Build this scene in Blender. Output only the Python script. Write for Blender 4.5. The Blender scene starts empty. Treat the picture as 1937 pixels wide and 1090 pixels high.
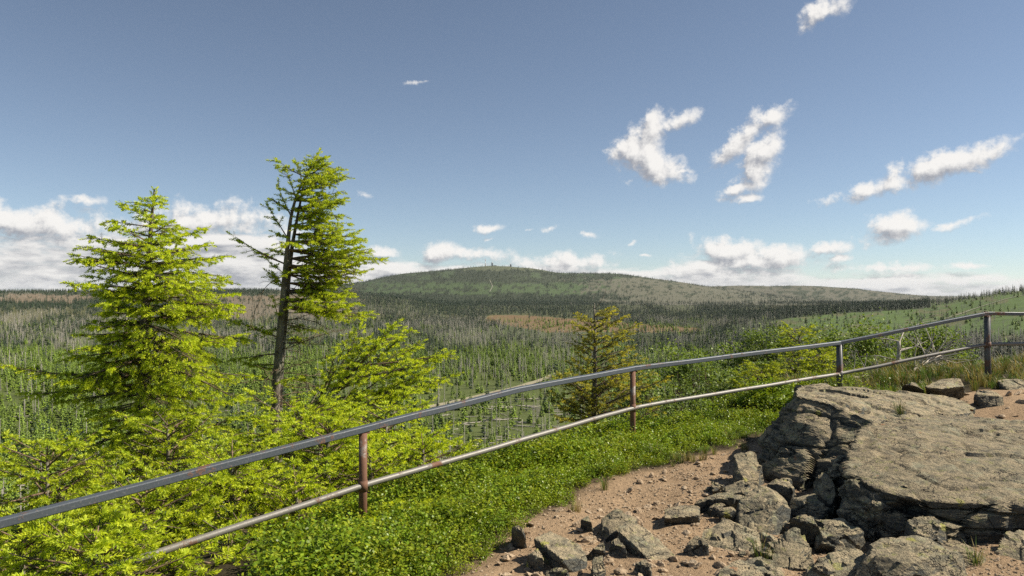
import bpy, bmesh, math, random
import numpy as np
from mathutils import Vector, Matrix, Euler, Quaternion

# ------------------------------------------------------------------ camera, sky, sun, exposure
scene = bpy.context.scene
COL = scene.collection
CZ = 1.65                      # eye height above the rock platform
FPX, PX0, PY0 = 1400.0, 968.5, 552.0   # how directions were read off the photograph

cam_data = bpy.data.cameras.new('camera')
cam_data.lens = 26.0
cam_data.sensor_width = 36.0
cam_data.clip_start = 0.05
cam_data.clip_end = 90000.0
cam = bpy.data.objects.new('camera', cam_data)
cam.location = (0, 0, CZ)
cam.rotation_euler = (math.radians(90.0 + 0.29), 0, 0)
COL.objects.link(cam)
scene.camera = cam

SUN_AZ, SUN_EL = math.radians(87.0), math.radians(43.0)    # clockwise from the view direction
to_sun = Vector((math.sin(SUN_AZ) * math.cos(SUN_EL), math.cos(SUN_AZ) * math.cos(SUN_EL), math.sin(SUN_EL)))
sun_data = bpy.data.lights.new('sun', 'SUN')
sun_data.energy = 5.0
sun_data.angle = math.radians(0.5)
sun_data.color = (1.0, 0.91, 0.78)
sun = bpy.data.objects.new('sun', sun_data)
sun.rotation_euler = to_sun.to_track_quat('Z', 'Y').to_euler()
sun.location = (20, 0, 30)
COL.objects.link(sun)

scene.view_settings.view_transform = 'Standard'
scene.view_settings.look = 'None'
scene.view_settings.exposure = 0.72
scene.view_settings.gamma = 1.0
scene.render.engine = 'CYCLES'
scene.cycles.max_bounces = 5
scene.cycles.diffuse_bounces = 2
scene.cycles.glossy_bounces = 2
scene.cycles.transmission_bounces = 3
scene.cycles.transparent_max_bounces = 4
scene.cycles.volume_bounces = 0
scene.cycles.use_denoising = False
scene.cycles.caustics_reflective = False
scene.cycles.caustics_refractive = False


class NT:
    """small helper for building node trees"""
    def __init__(self, tree):
        self.t = tree

    def n(self, kind, **kw):
        nd = self.t.nodes.new(kind)
        for k, v in kw.items():
            setattr(nd, k, v)
        return nd

    def val(self, sock, v):
        if hasattr(v, 'is_output') or isinstance(v, bpy.types.NodeSocket):
            self.t.links.new(v, sock)
        elif v is not None:
            sock.default_value = v

    def m(self, op, a, b=None, c=None, clamp=False):
        nd = self.n('ShaderNodeMath', operation=op, use_clamp=clamp)
        self.val(nd.inputs[0], a)
        if b is not None:
            self.val(nd.inputs[1], b)
        if c is not None:
            self.val(nd.inputs[2], c)
        return nd.outputs[0]

    def smooth(self, x, a, b, lo=0.0, hi=1.0):
        nd = self.n('ShaderNodeMapRange', interpolation_type='SMOOTHSTEP')
        self.val(nd.inputs[0], x)
        nd.inputs[1].default_value = a
        nd.inputs[2].default_value = b
        nd.inputs[3].default_value = lo
        nd.inputs[4].default_value = hi
        return nd.outputs[0]

    def mix(self, f, a, b, blend='MIX'):
        nd = self.n('ShaderNodeMix', data_type='RGBA', blend_type=blend)
        self.val(nd.inputs[0], f)
        self.val(nd.inputs[6], a)
        self.val(nd.inputs[7], b)
        return nd.outputs[2]

    def noise(self, vec, scale, detail=4, rough=0.55, lac=2.0, dist=0.0, color=False):
        nd = self.n('ShaderNodeTexNoise')
        if vec is not None:
            self.t.links.new(vec, nd.inputs['Vector'])
        nd.inputs['Scale'].default_value = scale
        nd.inputs['Detail'].default_value = detail
        nd.inputs['Roughness'].default_value = rough
        nd.inputs['Lacunarity'].default_value = lac
        nd.inputs['Distortion'].default_value = dist
        return nd.outputs['Color' if color else 'Fac']

    def xyz(self, x, y, z):
        nd = self.n('ShaderNodeCombineXYZ')
        for s, v in zip(nd.inputs, (x, y, z)):
            self.val(s, v)
        return nd.outputs[0]


def ang(px, py):
    az = math.atan((px - PX0) / FPX)
    return az, math.atan((PY0 - py) / FPX * math.cos(az))


# clouds: (centre px, py, half width px, half height px, tilt deg, weight)
CLOUDS = [
    (1205, 287, 36, 40, 0, 1.05), (1228, 294, 30, 32, 0, 1.0), (1228, 252, 42, 24, 40, 1.0), (1278, 228, 48, 15, 18, 0.9), (1240, 316, 52, 26, -14, 1.05), (1292, 323, 30, 8, 5, 0.7), (1335, 322, 36, 6, 4, .35),
    (1462, 222, 36, 14, 25, .95), (1420, 245, 50, 22, 30, .85), (1385, 284, 42, 17, 30, .9), (1448, 288, 36, 26, 45, 1.0), (1428, 325, 36, 26, 30, 1.0), (1408, 355, 40, 12, 20, .9), (1417, 376, 26, 8, 0, .8),
    (1800, 308, 78, 20, 15, 1.0), (1668, 356, 76, 17, 12, 0.9), (1735, 340, 40, 14, 18, .7), (1850, 326, 26, 7, 0, .4),
    (1695, 432, 48, 20, 12, 1.0), (1800, 426, 52, 10, 13, 0.7),
    (1565, 20, 54, 21, 22, 0.75),
    (800, 152, 44, 6, 8, 0.35), (690, 368, 26, 9, -8, 0.5), (928, 432, 36, 10, 5, 0.7), (1112, 446, 26, 9, -8, 0.6), (1000, 434, 20, 6, 0, .5), (1042, 430, 26, 8, 12, .5),
    (1196, 458, 20, 7, 20, 0.5), (1222, 484, 22, 5, 0, .5), (170, 380, 36, 12, 0, .6), (925, 452, 30, 6, 0, .4),
    (1372, 478, 62, 24, 0, 1.0), (1480, 486, 60, 20, 0, .9), (1568, 468, 40, 12, 6, .8), (1590, 490, 32, 8, 0, .6), (830, 478, 34, 19, 0, 1.0), (915, 482, 56, 14, 0, .9),
    (1838, 502, 34, 7, 0, .7), (1420, 497, 110, 15, 0, 1.0), (1690, 508, 90, 10, 0, .8), (1320, 505, 60, 14, 0, .9),
    (715, 478, 50, 12, 0, .8), (1060, 497, 110, 18, 0, .9), (60, 424, 150, 26, 0, 1.0), (410, 420, 110, 26, 0, 1.0), (230, 436, 120, 18, 0, .6), (560, 440, 60, 12, 0, .5),
]


def cloud_group():
    g = bpy.data.node_groups.new('cloud_density', 'ShaderNodeTree')
    g.interface.new_socket('Vector', in_out='INPUT', socket_type='NodeSocketVector')
    g.interface.new_socket('Density', in_out='OUTPUT', socket_type='NodeSocketFloat')
    g.interface.new_socket('Band', in_out='OUTPUT', socket_type='NodeSocketFloat')
    T = NT(g)
    gi, go = T.n('NodeGroupInput'), T.n('NodeGroupOutput')
    v = gi.outputs[0]
    warp = T.noise(v, 30.0, 4, 0.6, color=True)
    wv = T.n('ShaderNodeVectorMath', operation='SUBTRACT')
    g.links.new(warp, wv.inputs[0])
    wv.inputs[1].default_value = (0.5, 0.5, 0.5)
    ws = T.n('ShaderNodeVectorMath', operation='MULTIPLY')
    g.links.new(wv.outputs[0], ws.inputs[0])
    ws.inputs[1].default_value = (0.024, 0.015, 0.0)
    wa = T.n('ShaderNodeVectorMath', operation='ADD')
    g.links.new(v, wa.inputs[0])
    g.links.new(ws.outputs[0], wa.inputs[1])
    best = None
    for (px, py, rx, ry, rot, wt) in CLOUDS:
        a, e = ang(px, py)
        mp = T.n('ShaderNodeMapping', vector_type='TEXTURE')
        g.links.new(wa.outputs[0], mp.inputs[0])
        mp.inputs[1].default_value = (a, e, 0)
        mp.inputs[2].default_value = (0, 0, math.radians(rot))
        mp.inputs[3].default_value = (rx / FPX * 1.5, ry / FPX * 1.5, 1)
        ln = T.n('ShaderNodeVectorMath', operation='LENGTH')
        g.links.new(mp.outputs[0], ln.inputs[0])
        f = T.m('MULTIPLY_ADD', ln.outputs['Value'], -1.0, wt)
        best = f if best is None else T.m('MAXIMUM', best, f)
    best = T.m('MAXIMUM', best, -0.6)
    n1 = T.noise(v, 30.0, 9, 0.64)
    d1 = T.m('MULTIPLY_ADD', T.m('SUBTRACT', n1, 0.5), 2.5, T.m('SUBTRACT', best, 0.10))
    # cumulus and stratus bank along the horizon
    sp = T.n('ShaderNodeSeparateXYZ')
    g.links.new(v, sp.inputs[0])
    az, el = sp.outputs[0], sp.outputs[1]
    cv = T.n('ShaderNodeFloatCurve')
    c = cv.mapping.curves[0]
    tops = [(-900, 400), (0, 418), (200, 432), (420, 425), (540, 446), (640, 468), (720, 484), (800, 490), (900, 492), (1000, 494), (1080, 492), (1200, 498), (1330, 494), (1480, 492), (1600, 502), (1750, 508), (1937, 514), (2800, 490)]
    A0, A1 = -0.93, 0.95
    pts = [((ang(px, py)[0] - A0) / (A1 - A0), ang(px, py)[1] / 0.16) for px, py in tops]
    c.points[0].location = (0.0, pts[0][1])
    c.points[1].location = (1.0, pts[-1][1])
    for x, y in pts[1:-1]:
        c.points.new(x, y)
    cv.mapping.update()
    cv.inputs[0].default_value = 1.0
    g.links.new(T.m('DIVIDE', T.m('SUBTRACT', az, A0), A1 - A0), cv.inputs[1])
    top = T.m('MULTIPLY', cv.outputs[0], 0.16)
    vb = T.xyz(T.m('MULTIPLY', az, 14.0), T.m('MULTIPLY', el, 46.0), 3.7)
    nb = T.noise(vb, 1.0, 7, 0.58)
    band = T.m('DIVIDE', T.m('SUBTRACT', top, el), 0.030)
    db = T.m('MULTIPLY_ADD', T.m('SUBTRACT', nb, 0.5), 3.0, band)
    db = T.m('MINIMUM', db, T.m('MULTIPLY_ADD', T.m('SUBTRACT', nb, 0.5), 2.6, 0.62))
    g.links.new(T.m('MAXIMUM', d1, db), go.inputs[0])
    g.links.new(T.smooth(band, -0.3, 1.2), go.inputs[1])
    return g


world = bpy.data.worlds.new('World')
scene.world = world
world.use_nodes = True
wt = world.node_tree
wt.nodes.clear()
W = NT(wt)
sky = W.n('ShaderNodeTexSky', sky_type='NISHITA', sun_disc=False)
sky.sun_elevation = SUN_EL
sky.sun_rotation = SUN_AZ
sky.altitude = 2600
sky.air_density = 1.0
sky.dust_density = 0.15
sky.ozone_density = 2.2
hs = W.n('ShaderNodeHueSaturation')
hs.inputs['Saturation'].default_value = 0.80
hs.inputs['Value'].default_value = 1.0
wt.links.new(sky.outputs[0], hs.inputs['Color'])
tint = W.mix(1.0, hs.outputs[0], (0.97, 1.0, 0.99, 1.0), 'MULTIPLY')
bg_sky = W.n('ShaderNodeBackground')
wt.links.new(tint, bg_sky.inputs[0])
bg_sky.inputs[1].default_value = 0.064
tc = W.n('ShaderNodeTexCoord')
sp = W.n('ShaderNodeSeparateXYZ')
wt.links.new(tc.outputs['Generated'], sp.inputs[0])
az = W.m('ARCTAN2', sp.outputs[0], sp.outputs[1])
el = W.m('ARCSINE', sp.outputs[2])
grp = cloud_group()
g1 = W.n('ShaderNodeGroup', node_tree=grp)
wt.links.new(W.xyz(az, el, 0.0), g1.inputs[0])
g2 = W.n('ShaderNodeGroup', node_tree=grp)
wt.links.new(W.xyz(W.m('ADD', az, 0.006), W.m('ADD', el, 0.010), 0.0), g2.inputs[0])
dens = W.smooth(g1.outputs[0], -0.06, 0.62)
lit = W.m('SUBTRACT', g1.outputs[0], g2.outputs[0])
lit = W.smooth(lit, -0.60, 0.42)
thin = W.m('MULTIPLY', g1.outputs[1], 0.12)
lit = W.m('SUBTRACT', lit, thin, clamp=True)
ccol = W.mix(lit, (0.36, 0.37, 0.41, 1), (0.98, 0.95, 0.91, 1))
bg_cl = W.n('ShaderNodeBackground')
wt.links.new(ccol, bg_cl.inputs[0])
bg_cl.inputs[1].default_value = 0.60
mixs = W.n('ShaderNodeMixShader')
dens = W.m('MULTIPLY', dens, W.smooth(el, -0.035, -0.012))
wt.links.new(W.m('MULTIPLY', dens, 0.95), mixs.inputs[0])
wt.links.new(bg_sky.outputs[0], mixs.inputs[1])
wt.links.new(bg_cl.outputs[0], mixs.inputs[2])
out = W.n('ShaderNodeOutputWorld')
wt.links.new(mixs.outputs[0], out.inputs[0])
world.cycles.sampling_method = 'MANUAL'
world.cycles.sample_map_resolution = 512

# ------------------------------------------------------------------ helpers
rng = np.random.default_rng(7)
random.seed(7)


def P(px, py, D):
    """the world point seen in direction (px, py) of the photograph at depth D metres"""
    return np.array([(px - PX0) / FPX * D, D, (PY0 - py) / FPX * D + CZ])


def sstep(a, b, x):
    t = np.clip((np.asarray(x, float) - a) / (b - a), 0, 1)
    return t * t * (3 - 2 * t)


def _hash(ix, iy, iz, seed):
    h = (ix.astype(np.int64) * 374761393 + iy.astype(np.int64) * 668265263 + iz.astype(np.int64) * 2147483647 + seed * 974711) & 0x7fffffff
    h = ((h ^ (h >> 13)) * 1274126177) & 0x7fffffff
    h = h ^ (h >> 16)
    return (h & 0xffff) / 65535.0


def vnoise(x, y, z=None, seed=0):
    x = np.asarray(x, float); y = np.asarray(y, float)
    z = np.zeros_like(x) if z is None else np.asarray(z, float)
    ix, iy, iz = np.floor(x).astype(np.int64), np.floor(y).astype(np.int64), np.floor(z).astype(np.int64)
    fx, fy, fz = x - ix, y - iy, z - iz
    fx, fy, fz = fx * fx * (3 - 2 * fx), fy * fy * (3 - 2 * fy), fz * fz * (3 - 2 * fz)
    r = 0
    for dx in (0, 1):
        for dy in (0, 1):
            for dz in (0, 1):
                w = (fx if dx else 1 - fx) * (fy if dy else 1 - fy) * (fz if dz else 1 - fz)
                r = r + w * _hash(ix + dx, iy + dy, iz + dz, seed)
    return r


def fbm(x, y, z=None, seed=0, octs=4, rough=0.5):
    a, s, t = 1.0, 0.0, 0.0
    f = 1.0
    for i in range(octs):
        s = s + a * vnoise(np.asarray(x) * f + 17.3 * i, np.asarray(y) * f + 5.1 * i, None if z is None else np.asarray(z) * f, seed + i)
        t += a
        a *= rough
        f *= 2.03
    return s / t


def make_mesh(name, V, F, mats=(), midx=None, col=None, smooth=False):
    """V (n,3); F (m,3) or (m,4) index array, or a list of such arrays"""
    Fs = F if isinstance(F, list) else [F]
    Fs = [np.asarray(f, np.int32) for f in Fs if len(f)]
    me = bpy.data.meshes.new(name)
    V = np.asarray(V, np.float32)
    me.vertices.add(len(V))
    me.vertices.foreach_set('co', V.ravel())
    loops = np.concatenate([f.ravel() for f in Fs])
    tot = np.concatenate([np.full(len(f), f.shape[1], np.int32) for f in Fs])
    start = np.concatenate([[0], np.cumsum(tot)[:-1]]).astype(np.int32)
    me.loops.add(len(loops))
    me.loops.foreach_set('vertex_index', loops.astype(np.int32))
    me.polygons.add(len(tot))
    me.polygons.foreach_set('loop_start', start)
    if midx is not None:
        me.polygons.foreach_set('material_index', np.asarray(midx, np.int32))
    me.polygons.foreach_set('use_smooth', np.full(len(tot), bool(smooth)))
    for m in mats:
        me.materials.append(m)
    if col is not None:
        at = me.attributes.new('col', 'FLOAT_COLOR', 'POINT')
        c = np.ones((len(V), 4), np.float32)
        c[:, :3] = col
        at.data.foreach_set('color', c.ravel())
    me.update(calc_edges=True)
    me.validate()
    return me


def link(name, me, parent=None, loc=None):
    o = bpy.data.objects.new(name, me)
    COL.objects.link(o)
    if parent is not None:
        o.parent = parent
    if loc is not None:
        o.location = loc
    return o


def tag(o, label=None, cat=None, group=None, kind=None):
    if label: o['label'] = label
    if cat: o['category'] = cat
    if group: o['group'] = group
    if kind: o['kind'] = kind
    return o


def empty(name, loc, label, cat, group=None):
    o = bpy.data.objects.new(name, None)
    COL.objects.link(o)
    o.location = loc
    o.empty_display_size = 0.2
    return tag(o, label, cat, group)


def dup(o, loc, rz=0.0, sc=1.0):
    """a copy of a thing with copies of its parts"""
    c = o.copy()
    COL.objects.link(c)
    c.location = loc
    c.rotation_euler = (0, 0, rz)
    c.scale = (sc, sc, sc) if np.isscalar(sc) else sc
    for ch in list(o.children):
        k = ch.copy()
        COL.objects.link(k)
        k.parent = c
    return c


class Geo:
    """collects tubes and boxes for one mesh"""
    def __init__(self):
        self.V, self.F3, self.F4, self.n = [], [], [], 0

    def tube(self, pts, r, sides=6, cap=True, squash=None):
        pts = np.asarray(pts, float)
        n = len(pts)
        r = np.full(n, r) if np.isscalar(r) else np.asarray(r, float)
        T = np.gradient(pts, axis=0)
        T /= np.linalg.norm(T, axis=1, keepdims=True) + 1e-12
        up = np.array([0, 0, 1.0])
        if abs(T[0] @ up) > 0.9:
            up = np.array([1.0, 0, 0])
        A = np.cross(T, up)
        A /= np.linalg.norm(A, axis=1, keepdims=True) + 1e-12
        B = np.cross(A, T)
        th = np.arange(sides) / sides * 2 * math.pi
        ring = pts[:, None] + r[:, None, None] * (np.cos(th)[None, :, None] * A[:, None] + np.sin(th)[None, :, None] * B[:, None])
        b = self.n
        self.V.append(ring.reshape(-1, 3))
        i = np.arange(n - 1)[:, None] * sides
        j = np.arange(sides)[None]
        k = (j + 1) % sides
        self.F4.append(np.stack([b + i + j, b + i + k, b + i + sides + k, b + i + sides + j], -1).reshape(-1, 4))
        self.n += n * sides
        if cap:
            for e, p in ((0, pts[0]), (n - 1, pts[-1])):
                self.V.append(p[None])
                c = self.n
                self.n += 1
                jj = np.arange(sides)
                kk = (jj + 1) % sides
                q = np.stack([np.full(sides, c), b + e * sides + (kk if e == 0 else jj), b + e * sides + (jj if e == 0 else kk)], -1)
                self.F3.append(q)

    def sweep(self, pts, w, h):
        """rectangular bar along pts; w across (horizontal), h up; rounded by a small chamfer"""
        pts = np.asarray(pts, float)
        n = len(pts)
        T = np.gradient(pts, axis=0)
        T[:, 2] = 0
        T /= np.linalg.norm(T, axis=1, keepdims=True)
        A = np.stack([T[:, 1], -T[:, 0], np.zeros(n)], 1)
        c = min(w, h) * 0.12
        prof = [(-w / 2 + c, -h / 2), (w / 2 - c, -h / 2), (w / 2, -h / 2 + c), (w / 2, h / 2 - c), (w / 2 - c, h / 2), (-w / 2 + c, h / 2), (-w / 2, h / 2 - c), (-w / 2, -h / 2 + c)]
        s = len(prof)
        ring = np.stack([pts + A * a + np.array([0, 0, z]) for a, z in prof], 1)
        b = self.n
        self.V.append(ring.reshape(-1, 3))
        i = np.arange(n - 1)[:, None] * s
        j = np.arange(s)[None]
        k = (j + 1) % s
        self.F4.append(np.stack([b + i + j, b + i + k, b + i + s + k, b + i + s + j], -1).reshape(-1, 4))
        self.n += n * s

    def box(self, c, size, rz=0.0):
        sx, sy, sz = [v / 2 for v in size]
        q = np.array([[x, y, z] for x in (-sx, sx) for y in (-sy, sy) for z in (-sz, sz)])
        cr, sr = math.cos(rz), math.sin(rz)
        q = np.stack([q[:, 0] * cr - q[:, 1] * sr, q[:, 0] * sr + q[:, 1] * cr, q[:, 2]], 1) + np.asarray(c)
        b = self.n
        self.V.append(q)
        self.F4.append(np.array([[0, 1, 3, 2], [4, 6, 7, 5], [0, 4, 5, 1], [2, 3, 7, 6], [0, 2, 6, 4], [1, 5, 7, 3]]) + b)
        self.n += 8

    def build(self, name, mat, parent=None, smooth=True, offset=None):
        V = np.concatenate(self.V)
        if offset is not None:
            V = V - np.asarray(offset)
        F = []
        if self.F4: F.append(np.concatenate(self.F4))
        if self.F3: F.append(np.concatenate(self.F3))
        return link(name, make_mesh(name, V, F, [mat], smooth=smooth), parent)


# ------------------------------------------------------------------ materials
def mat_new(name):
    m = bpy.data.materials.new(name)
    m.use_nodes = True
    m.node_tree.nodes.clear()
    T = NT(m.node_tree)
    return m, T


def finish(T, surf):
    o = T.n('ShaderNodeOutputMaterial')
    T.t.links.new(surf, o.inputs[0])


def leaf_material(name, transl=0.35, gain=1.0, rand=0.25, rough=0.5, warm=(1.08, 1.03, 0.5)):
    """foliage: colour from the 'col' attribute, varied per object, partly translucent"""
    m, T = mat_new(name)
    at = T.n('ShaderNodeAttribute', attribute_name='col')
    oi = T.n('ShaderNodeObjectInfo')
    f = T.m('MULTIPLY_ADD', oi.outputs['Random'], 2 * rand, gain - rand)
    mul = T.n('ShaderNodeVectorMath', operation='SCALE')
    T.t.links.new(at.outputs['Color'], mul.inputs[0])
    T.t.links.new(f, mul.inputs['Scale'])
    d = T.n('ShaderNodeBsdfPrincipled')
    T.t.links.new(mul.outputs[0], d.inputs['Base Color'])
    d.inputs['Roughness'].default_value = rough
    d.inputs['Specular IOR Level'].default_value = 0.25
    tr = T.n('ShaderNodeBsdfTranslucent')
    tcol = T.mix(1.0, mul.outputs[0], (warm[0], warm[1], warm[2], 1), 'MULTIPLY')
    T.t.links.new(tcol, tr.inputs[0])
    mx = T.n('ShaderNodeMixShader')
    mx.inputs[0].default_value = transl
    T.t.links.new(d.outputs[0], mx.inputs[1])
    T.t.links.new(tr.outputs[0], mx.inputs[2])
    finish(T, mx.outputs[0])
    return m


def bark_material(name, c1, c2, scale=18.0):
    m, T = mat_new(name)
    tc = T.n('ShaderNodeTexCoord')
    mp = T.n('ShaderNodeMapping')
    mp.inputs[3].default_value = (1, 1, 0.35)
    T.t.links.new(tc.outputs['Object'], mp.inputs[0])
    n = T.noise(mp.outputs[0], scale, 5, 0.65)
    n2 = T.noise(tc.outputs['Object'], 2.2, 3, 0.5)
    c = T.mix(T.smooth(n, 0.35, 0.68), c1 + (1,), c2 + (1,))
    c = T.mix(T.smooth(n2, 0.45, 0.7, 0, 0.5), c, (0.16, 0.17, 0.11, 1))
    d = T.n('ShaderNodeBsdfPrincipled')
    T.t.links.new(c, d.inputs['Base Color'])
    d.inputs['Roughness'].default_value = 0.9
    d.inputs['Specular IOR Level'].default_value = 0.15
    b = T.n('ShaderNodeBump')
    b.inputs['Strength'].default_value = 0.6
    b.inputs['Distance'].default_value = 0.01
    T.t.links.new(n, b.inputs['Height'])
    T.t.links.new(b.outputs[0], d.inputs['Normal'])
    finish(T, d.outputs[0])
    return m


M = {}
M['needle'] = leaf_material('needles', 0.50, 1.14, 0.10)
M['leaf'] = leaf_material('leaves', 0.40, 1.22, 0.15)
M['far_needle'] = leaf_material('valley_needles', 0.2, 1.0, 0.35)
M['berry_leaf'] = leaf_material('bilberry_leaves', 0.35, 1.0, 0.25, 0.4)
M['grass'] = leaf_material('grass_blades', 0.3, 1.0, 0.3)
M['bark'] = bark_material('spruce_bark', (0.10, 0.085, 0.065), (0.27, 0.24, 0.19))
M['twig'] = bark_material('twig_bark', (0.09, 0.06, 0.04), (0.24, 0.17, 0.11))
M['dead'] = bark_material('bleached_wood', (0.28, 0.255, 0.21), (0.54, 0.50, 0.42), 9.0)
M['pale_dead'] = bark_material('pale_bleached_wood', (0.30, 0.27, 0.22), (0.55, 0.50, 0.42), 14.0)


def rock_material():
    m, T = mat_new('lichen_rock')
    tc = T.n('ShaderNodeTexCoord')
    g = T.n('ShaderNodeNewGeometry')
    v = g.outputs['Position']
    mp = T.n('ShaderNodeMapping')
    mp.inputs[2].default_value = (0.15, 0.1, 0.5)
    mp.inputs[3].default_value = (0.8, 0.8, 2.6)
    T.t.links.new(v, mp.inputs[0])
    big = T.noise(mp.outputs[0], 2.3, 5, 0.6)
    mid = T.noise(mp.outputs[0], 13.0, 6, 0.65)
    fine = T.noise(v, 95.0, 4, 0.65)
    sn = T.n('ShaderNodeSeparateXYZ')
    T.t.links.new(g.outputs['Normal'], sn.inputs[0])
    crust_vs_shade = T.smooth(T.m('MULTIPLY_ADD', T.m('SUBTRACT', big, 0.5), 0.8, sn.outputs[2]), 0.28, 0.72)     # trodden, crusted tops; slate sides painted darker to deepen their shade
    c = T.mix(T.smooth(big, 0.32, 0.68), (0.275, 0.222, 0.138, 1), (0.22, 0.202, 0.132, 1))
    c = T.mix(crust_vs_shade, (0.074, 0.084, 0.08, 1), c)
    c = T.mix(T.m('MULTIPLY', T.smooth(mid, 0.40, 0.66), T.m('MULTIPLY_ADD', crust_vs_shade, 0.75, 0.2)), c, (0.42, 0.34, 0.21, 1))
    c = T.mix(T.smooth(mid, 0.49, 0.28, 0, 0.75), c, (0.075, 0.068, 0.058, 1))
    c = T.mix(T.smooth(fine, 0.53, 0.33, 0, 0.85), c, (0.05, 0.047, 0.04, 1))
    c = T.mix(T.smooth(fine, 0.58, 0.72, 0, 0.6), c, (0.40, 0.35, 0.25, 1))
    # lichens: yellow-green crusts, pale grey crusts, a few orange patches
    vo = T.n('ShaderNodeTexVoronoi')
    T.t.links.new(v, vo.inputs['Vector'])
    vo.inputs['Scale'].default_value = 7.5
    l1 = T.m('MULTIPLY_ADD', T.m('SUBTRACT', T.noise(v, 22, 4, 0.6), 0.5), 0.5, vo.outputs['Distance'])
    pick = T.noise(v, 1.7, 3, 0.5)
    yl = T.m('MULTIPLY', T.smooth(l1, 0.24, 0.16), T.smooth(pick, 0.53, 0.62))
    c = T.mix(T.m('MULTIPLY', yl, 0.75), c, (0.34, 0.33, 0.07, 1))
    gl = T.m('MULTIPLY', T.smooth(T.noise(v, 6.0, 6, 0.68), 0.55, 0.64), 0.55)
    c = T.mix(gl, c, (0.30, 0.30, 0.20, 1))
    org = T.m('MULTIPLY', T.smooth(T.noise(v, 4.3, 5, 0.6), 0.665, 0.71), 0.6)
    c = T.mix(org, c, (0.40, 0.17, 0.07, 1))
    # cracks
    vc = T.n('ShaderNodeTexVoronoi', feature='DISTANCE_TO_EDGE')
    wv = T.n('ShaderNodeVectorMath', operation='ADD')
    T.t.links.new(mp.outputs[0], wv.inputs[0])
    ns = T.n('ShaderNodeVectorMath', operation='SCALE')
    T.t.links.new(T.noise(v, 5.0, 4, 0.6, color=True), ns.inputs[0])
    ns.inputs['Scale'].default_value = 0.45
    T.t.links.new(ns.outputs[0], wv.inputs[1])
    T.t.links.new(wv.outputs[0], vc.inputs['Vector'])
    vc.inputs['Scale'].default_value = 2.6
    crack = T.smooth(vc.outputs['Distance'], 0.0, 0.022)
    c = T.mix(T.m('MULTIPLY', T.m('SUBTRACT', 1.0, crack), 0.8), c, (0.035, 0.032, 0.027, 1))
    ly = T.m('MULTIPLY', T.smooth(T.noise(v, 17.0, 5, 0.7), 0.56, 0.66), T.m('MULTIPLY', crust_vs_shade, 0.55))
    c = T.mix(ly, c, (0.27, 0.275, 0.085, 1))
    h = T.m('MULTIPLY_ADD', mid, 0.55, T.m('MULTIPLY', fine, 0.22))
    h = T.m('MULTIPLY_ADD', crack, 0.30, h)
    h = T.m('MULTIPLY_ADD', T.noise(v, 38.0, 5, 0.7), 0.45, h)
    b = T.n('ShaderNodeBump')
    b.inputs['Strength'].default_value = 1.0
    b.inputs['Distance'].default_value = 0.05
    T.t.links.new(h, b.inputs['Height'])
    oi = T.n('ShaderNodeObjectInfo')
    br = T.m('MULTIPLY_ADD', oi.outputs['Random'], 0.35, 0.85)
    sc = T.n('ShaderNodeVectorMath', operation='SCALE')
    T.t.links.new(c, sc.inputs[0])
    T.t.links.new(br, sc.inputs['Scale'])
    d = T.n('ShaderNodeBsdfPrincipled')
    T.t.links.new(sc.outputs[0], d.inputs['Base Color'])
    d.inputs['Roughness'].default_value = 0.88
    d.inputs['Specular IOR Level'].default_value = 0.25
    T.t.links.new(b.outputs[0], d.inputs['Normal'])
    finish(T, d.outputs[0])
    return m


def stone_material(name, ca, cb):
    m, T = mat_new(name)
    g = T.n('ShaderNodeNewGeometry')
    v = g.outputs['Position']
    oi = T.n('ShaderNodeObjectInfo')
    n = T.noise(v, 30.0, 5, 0.65)
    n2 = T.noise(v, 160.0, 3, 0.6)
    c = T.mix(oi.outputs['Random'], ca + (1,), cb + (1,))
    c = T.mix(T.smooth(n, 0.5, 0.72, 0, 0.5), c, (0.42, 0.33, 0.22, 1))
    c = T.mix(T.smooth(n, 0.46, 0.26, 0, 0.6), c, (0.12, 0.095, 0.07, 1))
    d = T.n('ShaderNodeBsdfPrincipled')
    T.t.links.new(c, d.inputs['Base Color'])
    d.inputs['Roughness'].default_value = 0.9
    b = T.n('ShaderNodeBump')
    b.inputs['Strength'].default_value = 0.7
    b.inputs['Distance'].default_value = 0.008
    T.t.links.new(T.m('ADD', n, n2), b.inputs['Height'])
    T.t.links.new(b.outputs[0], d.inputs['Normal'])
    finish(T, d.outputs[0])
    return m


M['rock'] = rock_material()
M['stone'] = stone_material('path_stone', (0.30, 0.215, 0.13), (0.40, 0.31, 0.205))


def metal_material(name, paint, rust_amount, spot=(0.45, 0.43, 0.40)):
    m, T = mat_new(name)
    g = T.n('ShaderNodeNewGeometry')
    v = g.outputs['Position']
    n = T.noise(v, 5.0, 6, 0.65)
    n2 = T.noise(v, 60.0, 4, 0.6)
    c = T.mix(T.smooth(n2, 0.55, 0.72, 0, 0.6), paint + (1,), spot + (1,))
    rc = T.mix(n2, (0.095, 0.045, 0.03, 1), (0.22, 0.11, 0.06, 1))
    lo = 0.72 - 0.5 * rust_amount
    rf = T.smooth(T.m('MULTIPLY_ADD', n2, 0.25, n), lo, lo + 0.12)
    c = T.mix(rf, c, rc)
    d = T.n('ShaderNodeBsdfPrincipled')
    T.t.links.new(c, d.inputs['Base Color'])
    T.t.links.new(T.m('MULTIPLY_ADD', rf, 0.3, 0.5), d.inputs['Roughness'])
    d.inputs['Metallic'].default_value = 0.15
    b = T.n('ShaderNodeBump')
    b.inputs['Strength'].default_value = 0.35
    b.inputs['Distance'].default_value = 0.004
    T.t.links.new(T.m('ADD', n2, rf), b.inputs['Height'])
    T.t.links.new(b.outputs[0], d.inputs['Normal'])
    finish(T, d.outputs[0])
    return m


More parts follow.
